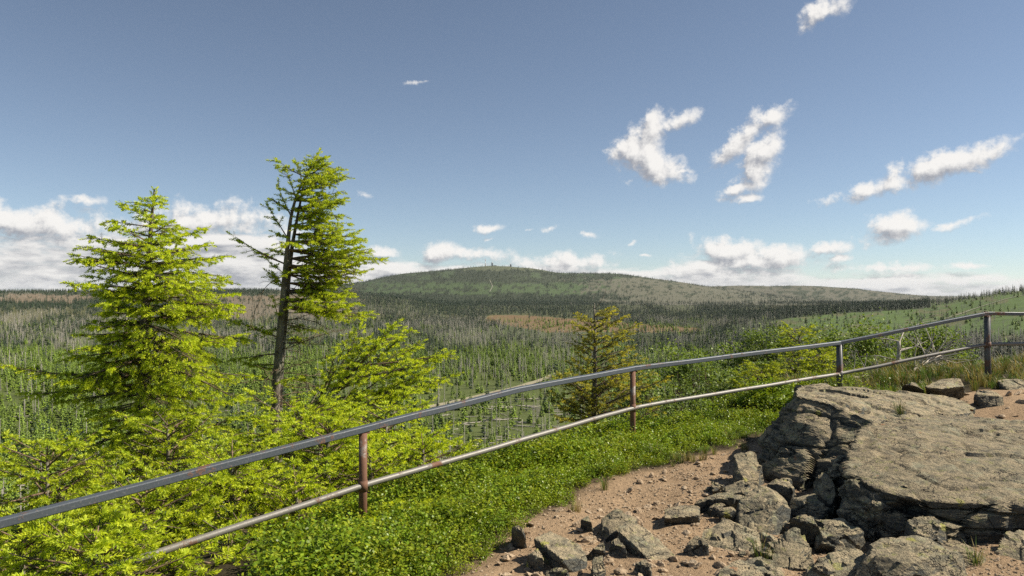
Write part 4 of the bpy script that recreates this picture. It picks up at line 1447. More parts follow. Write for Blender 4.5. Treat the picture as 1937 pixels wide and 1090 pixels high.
class Spruce:
    """boughs with side twigs; every twig carries shoots, dark old ones inside and bright new ones at the ends"""
    def __init__(self, seed, new_share=1.0, shoot=0.085, rad=0.019, needles=15, nw=0.0065, new0=NEW0, new1=NEW1, dens=0.78):
        self.R = np.random.default_rng(seed)
        self.wood, self.shoots = [], []
        self.new_share, self.sl, self.rad, self.nn, self.nw, self.dens = new_share, shoot, rad, needles, nw, dens
        self.new0, self.new1 = new0, new1

    def shoot(self, p, d, ln, kind, f=1.0):
        self.shoots.append((p[0], p[1], p[2], d[0], d[1], d[2], ln, kind, f))

    def twig(self, p, d, L, droop, depth=0, newtip=True):
        R = self.R
        n = max(1, int(round(L / self.sl)))
        pts = [p.copy()]
        for s in range(n):
            last = s == n - 1
            d = unit(d + np.array([0, 0, -droop]) * 0.22 + R.normal(0, 0.07, 3))
            st = L / n
            kind = 1 if (last and newtip and R.random() < self.new_share) else 0
            self.shoot(p, d, st * (1.05 if kind else 1.1), kind, R.uniform(0.8, 1.2))
            p = p + d * st
            pts.append(p.copy())
            if depth < 1 and (s > 0 or n == 1):
                for sg in (-1, 1):
                    if R.random() < 0.78 * self.dens:
                        side = unit(np.cross(d, np.array([0, 0, 1.0])) * sg)
                        sd = unit(d * 0.75 + side * 0.75 + np.array([0, 0, R.uniform(-0.35, 0.12)]))
                        l2 = self.sl * R.uniform(0.75, 1.15) * (1 + (R.random() < 0.3 * (1 - s / n)))
                        self.twig(p - d * st * 0.4, sd, l2, droop, 1, R.random() < 0.55 + 0.6 * (s + 1) / n)
        if L > 0.14:
            self.wood.append((np.array(pts), 0.0045, 0.002))

    def bough(self, p, d, L, droop=0.05, lift=0.0, bare=0.12, spread=0.42, wind=None, r0=None, step=0.072, newtip=True):
        R = self.R
        p = np.asarray(p, float); d = unit(np.asarray(d, float))
        n = max(3, int(L / step))
        st = L / n
        pts = [p.copy()]
        for s in range(n):
            f = (s + 1) / n
            b = np.array([0, 0, -droop + lift * f])
            if wind is not None: b = b + wind * 0.5
            d = unit(d + b * 0.16 + R.normal(0, 0.025, 3))
            p = p + d * st
            pts.append(p.copy())
            if f > bare:
                tl = (spread * L * (1 - f) ** 0.8 * min(1, (f - bare) * 5) + 0.07) * R.uniform(0.65, 1.2)
                tl = min(tl, 0.46)
                for sg in (-1, 1):
                    if R.random() < 0.9 * self.dens:
                        side = unit(np.cross(d, np.array([0, 0, 1.0])) * sg)
                        sd = unit(d * R.uniform(0.55, 0.9) + side * R.uniform(0.7, 1.0) + np.array([0, 0, R.uniform(-0.25, 0.22)]))
                        if wind is not None: sd = unit(sd + wind * 0.45)
                        self.twig(p, sd, tl, droop * 1.2 + 0.12, 0, newtip)
                if R.random() < 0.4:
                    self.shoot(p, unit(d + R.normal(0, 0.5, 3) + [0, 0, .3]), self.sl, 0)
        self.twig(p, d, self.sl * 1.3, droop, 0, newtip)
        r0 = r0 or (0.006 + 0.010 * L)
        self.wood.append((np.array(pts), r0, 0.004))
        return pts

    def dead_bough(self, p, d, L, droop=0.1, r0=0.009):
        R = self.R
        p = np.asarray(p, float); d = unit(np.asarray(d, float))
        n = max(4, int(L / 0.09))
        pts = [p.copy()]
        for s in range(n):
            d = unit(d + R.normal(0, 0.10, 3) + np.array([0, 0, -droop * 0.3]))
            p = p + d * (L / n)
            pts.append(p.copy())
            if R.random() < 0.8:
                q = unit(d + R.normal(0, 0.7, 3))
                l = R.uniform(0.05, 0.25) * L
                self.wood.append((np.array([p, p + q * l * 0.5, p + unit(q + [0, 0, -.3]) * l]), 0.004, 0.0015))
        self.wood.append((np.array(pts), r0, 0.003))

    def crown_mesh(self, name, origin):
        S = np.array(self.shoots)
        n, k = len(S), self.nn
        R = self.R
        p, d, ln, kind, f = S[:, :3] - origin, S[:, 3:6], S[:, 6], S[:, 7], S[:, 8]
        a = np.where(np.abs(d[:, 2:3]) > 0.9, np.array([[1.0, 0, 0]]), np.array([[0, 0, 1.0]]))
        u = np.cross(d, a); u /= np.linalg.norm(u, axis=1, keepdims=True)
        w = np.cross(u, d)
        t = (np.arange(k)[None] + R.random((n, k))) / k
        th = np.arange(k)[None] * 2.399 + R.random((n, 1)) * 6.28
        tt = t ** np.where(kind[:, None] > 0.5, 0.9, 1.0)
        ang_ = np.where(kind[:, None] > 0.5, 1.15 - 0.65 * tt, 1.0 - 0.25 * tt)
        rad = self.rad * f[:, None] * (np.where(kind[:, None] > 0.5, 1.4 - 0.3 * tt, 1.0)) * R.uniform(0.8, 1.2, (n, k))
        radial = np.cos(th)[..., None] * u[:, None] + np.sin(th)[..., None] * w[:, None]
        nd = np.cos(ang_)[..., None] * d[:, None] + np.sin(ang_)[..., None] * radial
        base = p[:, None] + d[:, None] * (ln[:, None] * t * 0.97)[..., None]
        tip = base + nd * (rad * 1.55)[..., None]
        sd = np.cross(nd, d[:, None]); sd /= np.linalg.norm(sd, axis=2, keepdims=True) + 1e-9
        hw = self.nw * 0.5 * np.where(kind > 0.5, 2.2, 0.9)[:, None, None]
        midp = base * 0.6 + tip * 0.4
        V = np.stack([base, midp + sd * hw, tip, midp - sd * hw], 2).reshape(-1, 3)
        m = n * k
        F = (np.arange(m)[:, None] * 4 + np.array([[0, 1, 2, 3]]))
        tone = R.random((n, 1)) * 0.75 + R.random((n, k)) * 0.25
        co = OLD0 + (OLD1 - OLD0) * tone[..., None]
        cn = self.new0 + (self.new1 - self.new0) * (tone * 0.6 + tt * 0.4)[..., None]
        c = np.where(kind[:, None, None] > 0.5, cn, co)
        c = np.repeat(c.reshape(-1, 3), 4, axis=0)
        return make_mesh(name, V, F, [M['needle']], col=c)

    def finish(self, name, trunk_pts, trunk_r, label, cat, group=None, trunks2=None, wood_name='branch', bark='bark'):
        base = np.asarray(trunk_pts[0], float)
        t = empty(name, base, label, cat, group)
        g = Geo()
        g.tube(np.asarray(trunk_pts) - base, trunk_r, 10)
        for (tp, tr) in (trunks2 or []):
            g.tube(np.asarray(tp) - base, tr, 9)
        g.build('trunk', M[bark], t)
        g = Geo()
        for pts, r0, r1 in self.wood:
            g.tube(pts - base, np.linspace(r0, r1, len(pts)), 5 if r0 > 0.008 else 3, cap=False)
        if g.n: 
            o = g.build('branches', M['twig'], t)
        if self.shoots:
            link('crown', self.crown_mesh('crown', base), t)
        return t


def curve_pts(pts, n=14):
    pts = np.asarray(pts, float)
    t = np.linspace(0, len(pts) - 1, n)
    q = np.stack([np.interp(t, np.arange(len(pts)), pts[:, a]) for a in range(3)], 1)
    for _ in range(2):
        q[1:-1] = (q[:-2] + 2 * q[1:-1] + q[2:]) / 4
    return q


def at_z(tp, z):
    return np.array([np.interp(z, tp[:, 2], tp[:, 0]), np.interp(z, tp[:, 2], tp[:, 1]), z])


def row_z(py, D):
    return (PY0 - py) / FPX * D + CZ


# ---- the full spruce on the left, pyramid shaped
D1 = 10.0
S = Spruce(101)
b = P(268, 900, D1); b[2] = min(b[2], gz(b[0], b[1])) - 0.2
tp = curve_pts([b, P(268, 860, D1), P(270, 700, D1), P(276, 560, D1), P(284, 440, D1), P(291, 357, D1)], 24)
tr = np.interp(tp[:, 2], [b[2], row_z(740, D1), row_z(500, D1), row_z(357, D1)], [0.10, 0.078, 0.042, 0.008])
ENV_L = (np.array([357, 400, 425, 460, 492, 522, 552, 590, 640, 668, 700, 760, 830]), np.array([0, 46, 80, 116, 84, 108, 104, 50, 60, 100, 95, 80, 110]))
ENV_R = (np.array([357, 400, 430, 455, 488, 520, 548, 590, 612, 660, 690, 740, 830]), np.array([0, 30, 50, 80, 130, 105, 165, 175, 200, 205, 175, 110, 120]))
row = 392.0
R = S.R
while row < 835:
    z = row_z(row, D1)
    base = at_z(tp, z)
    n = int(np.interp(row, [380, 450, 520, 700, 835], [4, 7, 10, 10, 6]))
    a0 = R.uniform(0, 6.28)
    for q in range(n):
        a = a0 + q * 6.283 / n + R.normal(0, 0.22)
        ca, sa = math.cos(a), math.sin(a)                     # ca<0: to the left
        side = np.interp(row, *(ENV_R if ca > 0 else ENV_L)) / FPX * D1
        other = 0.5 * (np.interp(row, *ENV_R) + np.interp(row, *ENV_L)) / FPX * D1 * 0.85
        L = (abs(ca) * side + abs(sa) * other) * R.uniform(0.68, 1.0) * np.interp(row, [500, 600, 835], [1.0, 1.15, 1.2])
        L = max(0.12, L - 0.08)
        if R.random() < 0.10: continue
        up = np.interp(row, [380, 450, 560, 700, 830], [0.40, 0.20, 0.16, 0.05, -0.05]) + R.normal(0, 0.08)
        S.bough(base + [0, 0, R.uniform(-.05, .05)], (ca, sa, up), L, droop=np.interp(row, [380, 500, 700], [0.0, 0.22, 0.30]), lift=np.interp(row, [380, 500, 700], [0.0, 0.30, 0.45]), bare=0.04, spread=0.42)
    row += np.interp(row, [384, 450, 560, 835], [17, 19, 22, 27])
S.twig(at_z(tp, row_z(392, D1)), np.array([0.04, 0, 1.0]), 0.26, 0.0, 1)
for (py, dx, dz, L) in ((372, .5, .8, .07), (372, -.5, .8, .07), (360, .7, .7, .06), (360, -.7, .7, .06)):
    S.twig(at_z(tp, row_z(py, D1)), unit(np.array([dx, 0, dz])), L, 0.0, 1)
for (py, L, up, dy) in ((712, 1.55, .10, -.75), (728, 1.3, .02, -.45), (690, 0.9, .2, -0.9)):
    S.bough(at_z(tp, row_z(py, D1)), (-1, dy, up), L, 0.15, 0.35, 0.35, 0.3)
for q in range(9):
    S.dead_bough(at_z(tp, row_z(R.uniform(700, 830), D1)), (R.normal(), R.normal(), 0.1), R.uniform(0.5, 1.0))
S.finish('spruce_tree', tp, tr, 'full pyramid shaped spruce with bright yellow green tips, leftmost tall tree by the railing', 'tree')

# ---- the wind-combed spruce with two stems
D2 = 11.5
S = Spruce(102)
R = S.R
b = P(516, 880, D2); b[2] = min(b[2], gz(b[0], b[1])) - 0.2
ta = curve_pts([b, P(519, 760, D2), P(531, 620, D2), P(540, 500, D2), P(550, 400, D2), P(572, 340, D2), P(603, 296, D2)], 26)
tb = curve_pts([b + [0.06, 0.12, 0], P(525, 760, D2 + 0.18), P(537, 620, D2 + 0.18), P(549, 480, D2 + 0.18), P(566, 390, D2 + 0.1), P(578, 330, D2 + .1)], 20)
ra = np.interp(ta[:, 2], [b[2], row_z(760, D2), row_z(500, D2), row_z(296, D2)], [0.095, 0.07, 0.038, 0.008])
rb = np.interp(tb[:, 2], [b[2], row_z(760, D2), row_z(500, D2), row_z(330, D2)], [0.07, 0.058, 0.035, 0.01])
ENV_W = (np.array([310, 332, 360, 392, 420, 445, 468, 490, 512, 535, 556, 575, 590]), np.array([28, 62, 82, 98, 92, 100, 185, 140, 175, 105, 170, 165, 100]))
row = 318.0
wind = np.array([0.55, 0.05, 0.0])
while row < 592:
    base = at_z(ta if R.random() < 0.5 else tb, row_z(row, D2))
    for q in range(5):
        a = R.normal(-0.15, 0.62)
        ca, sa = math.cos(a), math.sin(a)
        L = np.interp(row, *ENV_W) / FPX * D2 * R.uniform(0.6, 1.08) * (0.55 + 0.45 * abs(ca))
        up = np.interp(row, [310, 350, 420, 590], [0.55, 0.25, -0.02, -0.08]) + R.normal(0, 0.10)
        S.bough(base, (ca, sa, up), L, droop=0.12, lift=0.40, bare=np.interp(row, [310, 430, 590], [0.05, 0.12, 0.25]), spread=0.34, wind=wind * 0.35)
    row += 15.5
# short and long boughs against the wind
for (py, px, L, up) in ((462, 0, 0, 0),):
    pass
S.bough(at_z(ta, row_z(500, D2)), (-1, -0.2, 0.42), 0.86, droop=-0.02, lift=0.1, bare=0.42, spread=0.28)
S.bough(at_z(ta, row_z(500, D2)), (-0.9, 0.3, 0.30), 0.55, droop=0, lift=0.2, bare=0.5, spread=0.25)
S.bough(at_z(ta, row_z(452, D2)), (-0.62, -0.2, 0.9), 0.52, droop=-0.05, lift=0.1, bare=0.35, spread=0.25)
S.bough(at_z(ta, row_z(410, D2)), (-0.5, 0.1, 0.95), 0.46, droop=-0.05, lift=0.1, bare=0.2, spread=0.22)
S.bough(at_z(ta, row_z(375, D2)), (-0.35, -0.2, 1.0), 0.40, droop=0, lift=0, bare=0.3, spread=0.18)
S.bough(at_z(ta, row_z(345, D2)), (-0.30, 0.2, 1.0), 0.30, droop=0, lift=0, bare=0.2, spread=0.18)
S.bough(at_z(ta, row_z(330, D2)), (0.45, 0, 1.0), 0.34, droop=0, lift=0, bare=0.1, spread=0.2)
S.twig(ta[-5], unit(np.array([0.5, 0, 0.9])), 0.42, 0.0, 1)
for q in range(9):
    py = R.uniform(350, 560)
    S.bough(at_z(ta, row_z(py, D2)), (-0.8, R.uniform(-.8, .4), R.uniform(0.2, .8)), R.uniform(0.14, 0.32), 0.0, 0.2, 0.1, 0.3)
# thin lower part: bare and half bare boughs
for q in range(44):
    py = R.uniform(500, 770)
    a = R.normal(0.0, 0.9)
    S.dead_bough(at_z(ta if q % 2 else tb, row_z(py, D2)), (math.cos(a), math.sin(a), R.normal(0.0, 0.2)), R.uniform(0.4, 1.3), 0.03, 0.008)
for q in range(10):
    py = R.uniform(610, 780)
    a = R.uniform(0, 6.28)
    S.bough(at_z(ta, row_z(py, D2)), (math.cos(a), math.sin(a), R.normal(0.0, 0.15)), R.uniform(0.25, 0.7), 0.2, 0.3, 0.3, 0.4)
for (px, py, dx, up, L) in ((516, 640, -1, .5, .30), (512, 612, -.3, 1, .35), (520, 700, -1, .2, .4)):
    S.bough(at_z(ta, row_z(py, D2)), (dx, -0.2, up), L, 0.1, 0.2, 0.1, 0.3)
S.finish('spruce_tree', ta, ra, 'tall wind combed spruce with two stems and boughs streaming to the right', 'tree', trunks2=[(tb, rb)])

# ---- the leaning boughs right of it
D3 = 11.0
S = Spruce(103)
R = S.R
b = P(560, 900, D3); b[2] = min(b[2], gz(b[0], b[1])) - 0.2
tp = curve_pts([b, P(580, 820, D3), P(620, 745, D3), P(680, 690, D3), P(735, 640, D3)], 16)
for (ax, ay, bx, by, dd) in ((600, 760, 860, 690, -.3), (585, 790, 790, 735, -.5), (620, 745, 830, 655, 0), (640, 720, 770, 625, .2), (660, 705, 735, 612, 0), (650, 715, 690, 618, .3), (610, 760, 650, 625, .4), (600, 770, 640, 660, -.3),
                             (690, 690, 850, 672, .2), (640, 730, 800, 650, .5), (680, 690, 745, 610, -.3), (570, 800, 700, 770, -.6), (570, 800, 760, 780, -.4), (590, 780, 820, 720, .4), (560, 830, 660, 800, -.7), (600, 770, 720, 660, -.5), (630, 740, 700, 640, -.4), (580, 800, 620, 700, -.2), (650, 720, 850, 690, -.1), (640, 740, 760, 660, .3), (600, 780, 800, 750, .1), (620, 750, 700, 690, -.5), (610, 790, 720, 740, -.2), (600, 800, 680, 730, .2), (640, 700, 680, 620, 0), (650, 700, 760, 625, .4), (580, 810, 640, 760, -.5), (630, 770, 780, 700, -.4)):
    s0 = P(ax, ay, D3); s1 = P(bx, by, D3 + dd)
    v = s1 - s0
    S.bough(s0, v + [0, 0, -0.05], np.linalg.norm(v) * 0.98, 0.0, 0.12, 0.26, 0.40, r0=0.014)
for q in range(12):
    S.dead_bough(P(R.uniform(560, 640), R.uniform(730, 840), D3), (1, R.normal(0, .4), R.uniform(-.1, .5)), R.uniform(.5, 1.1))
S.finish('spruce_tree', tp, np.linspace(0.04, 0.012, 16), 'low leaning spruce with bare boughs and bushy bright ends, right of the two stemmed spruce', 'tree')


# ---- low dwarf spruces in front
def dwarf(seed, crown_px, crown_py, D, rad_px, h_px, label, lean=(0, 0), n=46, flat=0.5, deads=7, dens=0.8, new0=NEW0, new1=NEW1, share=1.0):
    S = Spruce(seed, share, dens=dens, new0=new0, new1=new1, needles=14 if D > 6 else 18, nw=0.0065 if D > 6 else 0.0055)
    R = S.R
    topp = P(crown_px, crown_py, D)
    rad = rad_px / FPX * D
    h = h_px / FPX * D
    bx, by = topp[0] - lean[0], topp[1] - lean[1]
    base = np.array([bx, by, gz(bx, by) - 0.2])
    base[2] = min(base[2], topp[2] - h * 0.9)
    tp = curve_pts([base, base * 0.4 + topp * 0.6, topp - [0, 0, 0.12]], 10)
    for q in range(n):
        f = (q + R.random()) / n
        z = topp[2] - h * f - 0.05
        if z < base[2] + 0.05: z = base[2] + 0.05 + R.random() * 0.2
        a = q * 2.399 + R.normal(0, 0.3)
        L = rad * (0.32 + 0.68 * min(1, f * 1.6) ** 0.7) * R.uniform(0.65, 1.1)
        S.bough(at_z(tp, z), (math.cos(a), math.sin(a), 0.55 * (1 - f) + R.normal(0.04, 0.12)), L, 0.22, 0.42, 0.22, flat)
    for q in range(deads):
        z = topp[2] - h * R.uniform(0.3, 1.0)
        a = R.uniform(0, 6.28)
        S.dead_bough(at_z(tp, max(z, base[2])), (math.cos(a), math.sin(a), R.normal(0, .2)), rad * R.uniform(.5, .9))
    return S.finish('dwarf_spruce', tp, np.linspace(0.055, 0.012, 10), label, 'bush')


dwarf(201, 318, 792, 8.9, 190, 250, 'low bushy spruce below the trunk of the pyramid shaped spruce', n=50)
dwarf(202, 560, 770, 9.3, 200, 240, 'dense low spruce at the foot of the two stemmed spruce', n=54)
dwarf(203, 90, 850, 8.0, 210, 230, 'spreading low spruce above the railing at the left edge', n=50)
dwarf(204, 730, 765, 9.6, 150, 220, 'low spruce behind the rusty post, right of the dense low spruce', n=42)
dwarf(205, 800, 830, 8.9, 130, 150, 'small bright spruce sticking through between the two rails right of the rusty post', n=34)
dwarf(206, 440, 862, 7.3, 200, 220, 'low spruce directly behind the top rail left of the rusty post', n=50)
dwarf(207, 270, 925, 6.4, 210, 220, 'low spruce with yellowish tips between the rails at the lower left', n=44)
dwarf(208, 40, 985, 5.8, 170, 200, 'low spruce under the top rail in the bottom left corner', n=40)
dwarf(209, 560, 905, 7.2, 150, 170, 'low spruce between the two rails just left of the rusty post', n=36)
dwarf(210, 180, 1010, 4.9, 190, 140, 'nearest low spruce at the bottom edge under the lower rail', n=34)
dwarf(211, 700, 850, 8.1, 130, 180, 'low spruce behind the rusty post and under the top rail', n=36)
dwarf(212, 470, 1000, 6.3, 170, 150, 'dark low spruce under the lower rail left of the rusty post', n=34, share=0.6)
dwarf(213, 430, 1045, 5.5, 170, 130, 'low spruce at the bottom edge between the lower rail and the bilberries', n=34)
dwarf(214, 330, 960, 6.9, 170, 160, 'low spruce behind the lower rail, third from the left edge', n=36)
dwarf(215, 620, 800, 8.4, 150, 190, 'low spruce behind the top rail just left of the rusty post', n=40)
# the bough that pokes through the railing at the rusty post
S = Spruce(220, needles=14)
R = S.R
b = P(690, 990, 6.75); b[2] = gz(b[0], b[1]) - 0.1
tp = curve_pts([b, P(702, 985, 6.6), P(712, 962, 6.45)], 6)
for (bx, by, dd) in ((835, 962, 6.0), (800, 985, 5.8), (770, 1015, 5.7), (720, 1035, 5.7), (700, 1010, 5.9), (745, 990, 5.9), (790, 960, 6.3), (740, 955, 6.4), (820, 975, 6.3), (755, 1030, 5.6)):
    s0 = tp[-2]
    v = P(bx, by, dd) - s0
    S.bough(s0, v, np.linalg.norm(v), 0.05, 0.1, 0.1, 0.4)
S.finish('dwarf_spruce', tp, np.linspace(0.02, 0.008, 6), 'small bright spruce sprig in front of the railing at the foot of the rusty post', 'bush')

# ---- thin brownish spruce behind the middle post
D4 = 15.0
BN0, BN1 = np.array([0.20, 0.22, 0.03]), np.array([0.48, 0.43, 0.07])
S = Spruce(230, 0.9, shoot=0.085, rad=0.020, needles=10, nw=0.009, new0=BN0, new1=BN1, dens=0.62)
R = S.R
b = P(1124, 900, D4); b[2] = min(gz(b[0], b[1]) - 0.2, b[2])
tp = curve_pts([b, P(1124, 780, D4), P(1126, 680, D4), P(1124, 573, D4)], 16)
row = 600.0
while row < 800:
    for q in range(4):
        a = R.uniform(0, 6.28)
        ca, sa = math.cos(a), math.sin(a)
        er = np.interp(row, [590, 612, 650, 690, 740, 800], [24, 42, 78, 72, 130, 160])
        el_ = np.interp(row, [590, 612, 650, 690, 740, 800], [22, 40, 52, 26, 80, 110])
        L = (er if ca > 0 else el_) / FPX * D4 * R.uniform(0.6, 1.1) * (0.4 + 0.6 * abs(ca)) + 0.1
        S.bough(at_z(tp, row_z(row, D4)), (ca, sa, 0.45 + R.normal(0, .1)), L, 0.06, 0.2, 0.15, 0.36, wind=np.array([0.25, 0, 0]))
    row += 11.0
for (py, dx, dz, L) in ((586, .75, .65, .42), (588, .8, -.05, .25), (586, -.3, .6, .12), (610, .8, .3, .5), (640, -.9, .6, .5), (655, -1, .35, .7)):
    S.dead_bough(at_z(tp, row_z(py, D4)), (dx, 0, dz), L, 0.0, 0.008)
for q in range(14):
    a = R.uniform(0, 6.28)
    S.bough(np.array([tp[3][0] + R.uniform(-.3, .9), tp[3][1] + R.uniform(-.6, .4), row_z(R.uniform(740, 820), D4)]), (math.cos(a), math.sin(a), .5), R.uniform(.6, 1.2), 0.05, 0.2, 0.1, 0.45)
S.finish('spruce_tree', tp, np.linspace(0.085, 0.012, 16), 'thin olive brown spruce with bare leader twigs standing behind the middle post', 'tree')

# ---- young yellow-green spruces among the bushes to the right
for q, (px, py, D, rp, hp, lab) in enumerate(((1512, 622, 14.5, 70, 150, 'young yellow green spruce behind the railing left of the third post'),
                                              (1555, 668, 13.5, 60, 90, 'small yellow spruce close behind the third railing post'),
                                              (1440, 690, 13.5, 60, 90, 'small golden spruce below the top rail among leafy bushes'))):
    dwarf(240 + q, px, py, D, rp, hp, lab, n=34, deads=3, dens=0.8, new0=np.array([0.20, 0.28, 0.024]), new1=np.array([0.42, 0.45, 0.045]))

# ------------------------------------------------------------------ bilberry carpet, grass, leafy bushes, dead wood on the rim
def leaf_quads(R, n, centres, dirs, size, c0, c1, tone=None):
    """small pointed leaves: kites at centres, lying roughly across dirs"""
    a = R.normal(0, 1, (n, 3))
    d = dirs + a * 0.55
    d /= np.linalg.norm(d, axis=1, keepdims=True)
    s = np.cross(d, R.normal(0, 1, (n, 3)))
    s /= np.linalg.norm(s, axis=1, keepdims=True)
    L = size * R.uniform(0.7, 1.25, (n, 1))
    tip = centres + s * L
    nrm = np.cross(s, d)
    w = L * 0.33
    V = np.stack([centres, centres + s * L * 0.5 + nrm * w, tip, centres + s * L * 0.5 - nrm * w], 1).reshape(-1, 3)
    F = np.arange(n)[:, None] * 4 + np.array([[0, 1, 2, 3]])
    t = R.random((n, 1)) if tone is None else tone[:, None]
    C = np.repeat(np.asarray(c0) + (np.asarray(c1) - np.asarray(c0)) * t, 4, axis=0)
    return V, F, C


def bilberry(seed):
    R = np.random.default_rng(seed)
    tintf = [(.92, 1, 1), (0.72, 0.92, 1), (1.0, 1.02, .9), (0.58, 0.72, 0.8), (1.08, 1.0, 0.9), (0.85, 1, 1)][seed % 6]
    V, F, C, n0 = [], [], [], 0
    for st in range(9):
        a, r = R.uniform(0, 6.28), 0.10 * math.sqrt(R.random())
        p = np.array([r * math.cos(a), r * math.sin(a), 0.0])
        d = unit(np.array([math.cos(a) * r * 4, math.sin(a) * r * 4, 1.0]) + R.normal(0, .18, 3))
        h = R.uniform(0.13, 0.25)
        k = 15
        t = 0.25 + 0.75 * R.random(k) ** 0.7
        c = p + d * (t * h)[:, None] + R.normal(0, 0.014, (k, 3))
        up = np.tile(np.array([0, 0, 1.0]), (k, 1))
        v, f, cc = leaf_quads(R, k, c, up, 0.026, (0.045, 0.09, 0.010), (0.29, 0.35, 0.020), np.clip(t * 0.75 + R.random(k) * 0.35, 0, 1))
        cc = cc * np.array(tintf)
        V.append(v); F.append(f + n0); C.append(cc); n0 += len(v)
        q = np.array([[-0.0015, 0, 0], [0.0015, 0, 0]]) + p
        q = np.vstack([q, p + d * h])
        V.append(q); F.append(np.array([[n0, n0 + 1, n0 + 2, n0 + 2]])); C.append(np.tile([[0.10, 0.07, 0.03]], (3, 1))); n0 += 3
    F4 = np.concatenate([f for f in F if f[0, 2] != f[0, 3]])
    F3 = np.concatenate([f[:, :3] for f in F if f[0, 2] == f[0, 3]])
    return make_mesh('bilberry_sprig', np.concatenate(V), [F4, F3], [M['berry_leaf']], col=np.concatenate(C))


def tuft(seed, dry, n=46, hgt=0.22):
    R = np.random.default_rng(seed)
    V, F, C = [], [], []
    for q in range(n):
        a, r = R.uniform(0, 6.28), 0.05 * math.sqrt(R.random())
        p = np.array([r * math.cos(a), r * math.sin(a), -0.01])
        o = np.array([math.cos(a), math.sin(a), 0]) * R.uniform(0.1, 0.75)
        h = hgt * R.uniform(0.5, 1.1)
        s = np.array([-math.sin(a), math.cos(a), 0]) * 0.0028
        m = p + np.array([0, 0, h * 0.65]) + o * h * 0.35
        e = p + np.array([0, 0, h * R.uniform(0.6, 1.0)]) + o * h
        b = len(V)
        V += [p - s, p + s, m + s * 0.8, m - s * 0.8, e]
        F.append((b, b + 1, b + 2, b + 3)); F.append((b + 3, b + 2, b + 4, b + 4))
        c = np.array([0.30, 0.24, 0.10]) if R.random() < dry else np.array([0.09, 0.15, 0.028]) * R.uniform(0.7, 1.6)
        C += [c * 0.8] * 2 + [c] * 3
    F = np.array(F)
    return make_mesh('grass_tuft', np.array(V), [F[F[:, 2] != F[:, 3]], F[F[:, 2] == F[:, 3]][:, :3]], [M['grass']], col=np.array(C))


R = np.random.default_rng(900)
BIL = [bilberry(910 + i) for i in range(6)]
n = 26000
bx, by = R.uniform(-6.0, 6.2, n), R.uniform(2.6, 13.0, n)
edge = path_side(bx, by) + (fbm(bx * 1.6, by * 1.6, seed=71) - 0.5) * 0.55
fs = fence_side(bx, by)
ok = (edge > 0.03) & (fs < shoulder(bx, by) + 0.45 + (fbm(bx * 1.1, by * 1.1, seed=72) - .5) * 0.8) & ((fs < 0.15) | (bx > -1.6)) & (bx / by > -0.325) & ((bx < 4.3) | (R.random(n) < 0.12)) & (fbm(bx * 2.6, by * 2.6, seed=73) > 0.30)
bx, by, edge = bx[ok], by[ok], edge[ok]
s = np.interp(edge, [0.03, 0.30, 0.7], [0.50, 0.95, 1.10]) * R.uniform(0.75, 1.1, len(bx)) * (0.25 + 1.25 * fbm(bx * 1.8, by * 1.8, seed=74))
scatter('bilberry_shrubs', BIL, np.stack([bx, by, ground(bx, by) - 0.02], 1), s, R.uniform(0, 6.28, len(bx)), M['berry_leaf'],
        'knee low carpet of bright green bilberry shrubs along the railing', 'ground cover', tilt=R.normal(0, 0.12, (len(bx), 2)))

TUF = [tuft(930 + i, 0.15 + 0.15 * i) for i in range(5)]
n = 9000
gx, gy = R.uniform(-2.5, 16, n), R.uniform(2.8, 17, n)
edge = path_side(gx, gy) + (fbm(gx * 1.3, gy * 1.3, seed=41) - 0.5) * 0.5
right = (gx > 4.4) & (edge > -0.25) & (fence_side(gx, gy) < 6) & (fbm(gx * 0.9, gy * 0.9, seed=77) > 0.40)
gin = (edge > 0.1) & (fence_side(gx, gy) < 0.4) & (gx < 4.4) & (gx / gy > -0.3) & (R.random(n) < 0.10)
rim = (np.abs(edge + 0.05) < 0.14) & (gx < 4.4) & (R.random(n) < 0.55) & (fbm(gx * 2, gy * 2, seed=78) > 0.45)
ok = right | rim | gin
gx, gy = gx[ok], gy[ok]
s = np.where(gx > 4.4, 1.15, 0.6) * R.uniform(0.5, 1.3, len(gx))
scatter('grass', TUF, np.stack([gx, gy, ground(gx, gy)], 1), s, R.uniform(0, 6.28, len(gx)), M['grass'], 'short green and dry grass along the rim and path edge', 'grass')

# single tufts one can point to
for (px, py, sc, lab) in ((1440, 1062, 0.9, 'small grass tuft among the stones at the bottom edge, left of the foreground rock'),
                          (1845, 1068, 0.7, 'grass tuft in front of the flat wedge slab at the bottom right'),
                          (1702, 782, 0.8, 'grass tuft growing in the joint between the two big boulders'),
                          (1240, 872, 1.0, 'tall dry grass tuft at the edge of the bilberries below the middle post')):
    p = PG(px, py, 0) if py > 800 and px != 1845 else P(px, py, 7.1)
    if px == 1845: p = PG(px, py, 0)
    o = link('grass_tuft', TUF[2], None, p)
    o.scale = (sc, sc, sc)
    tag(o, lab, 'grass')


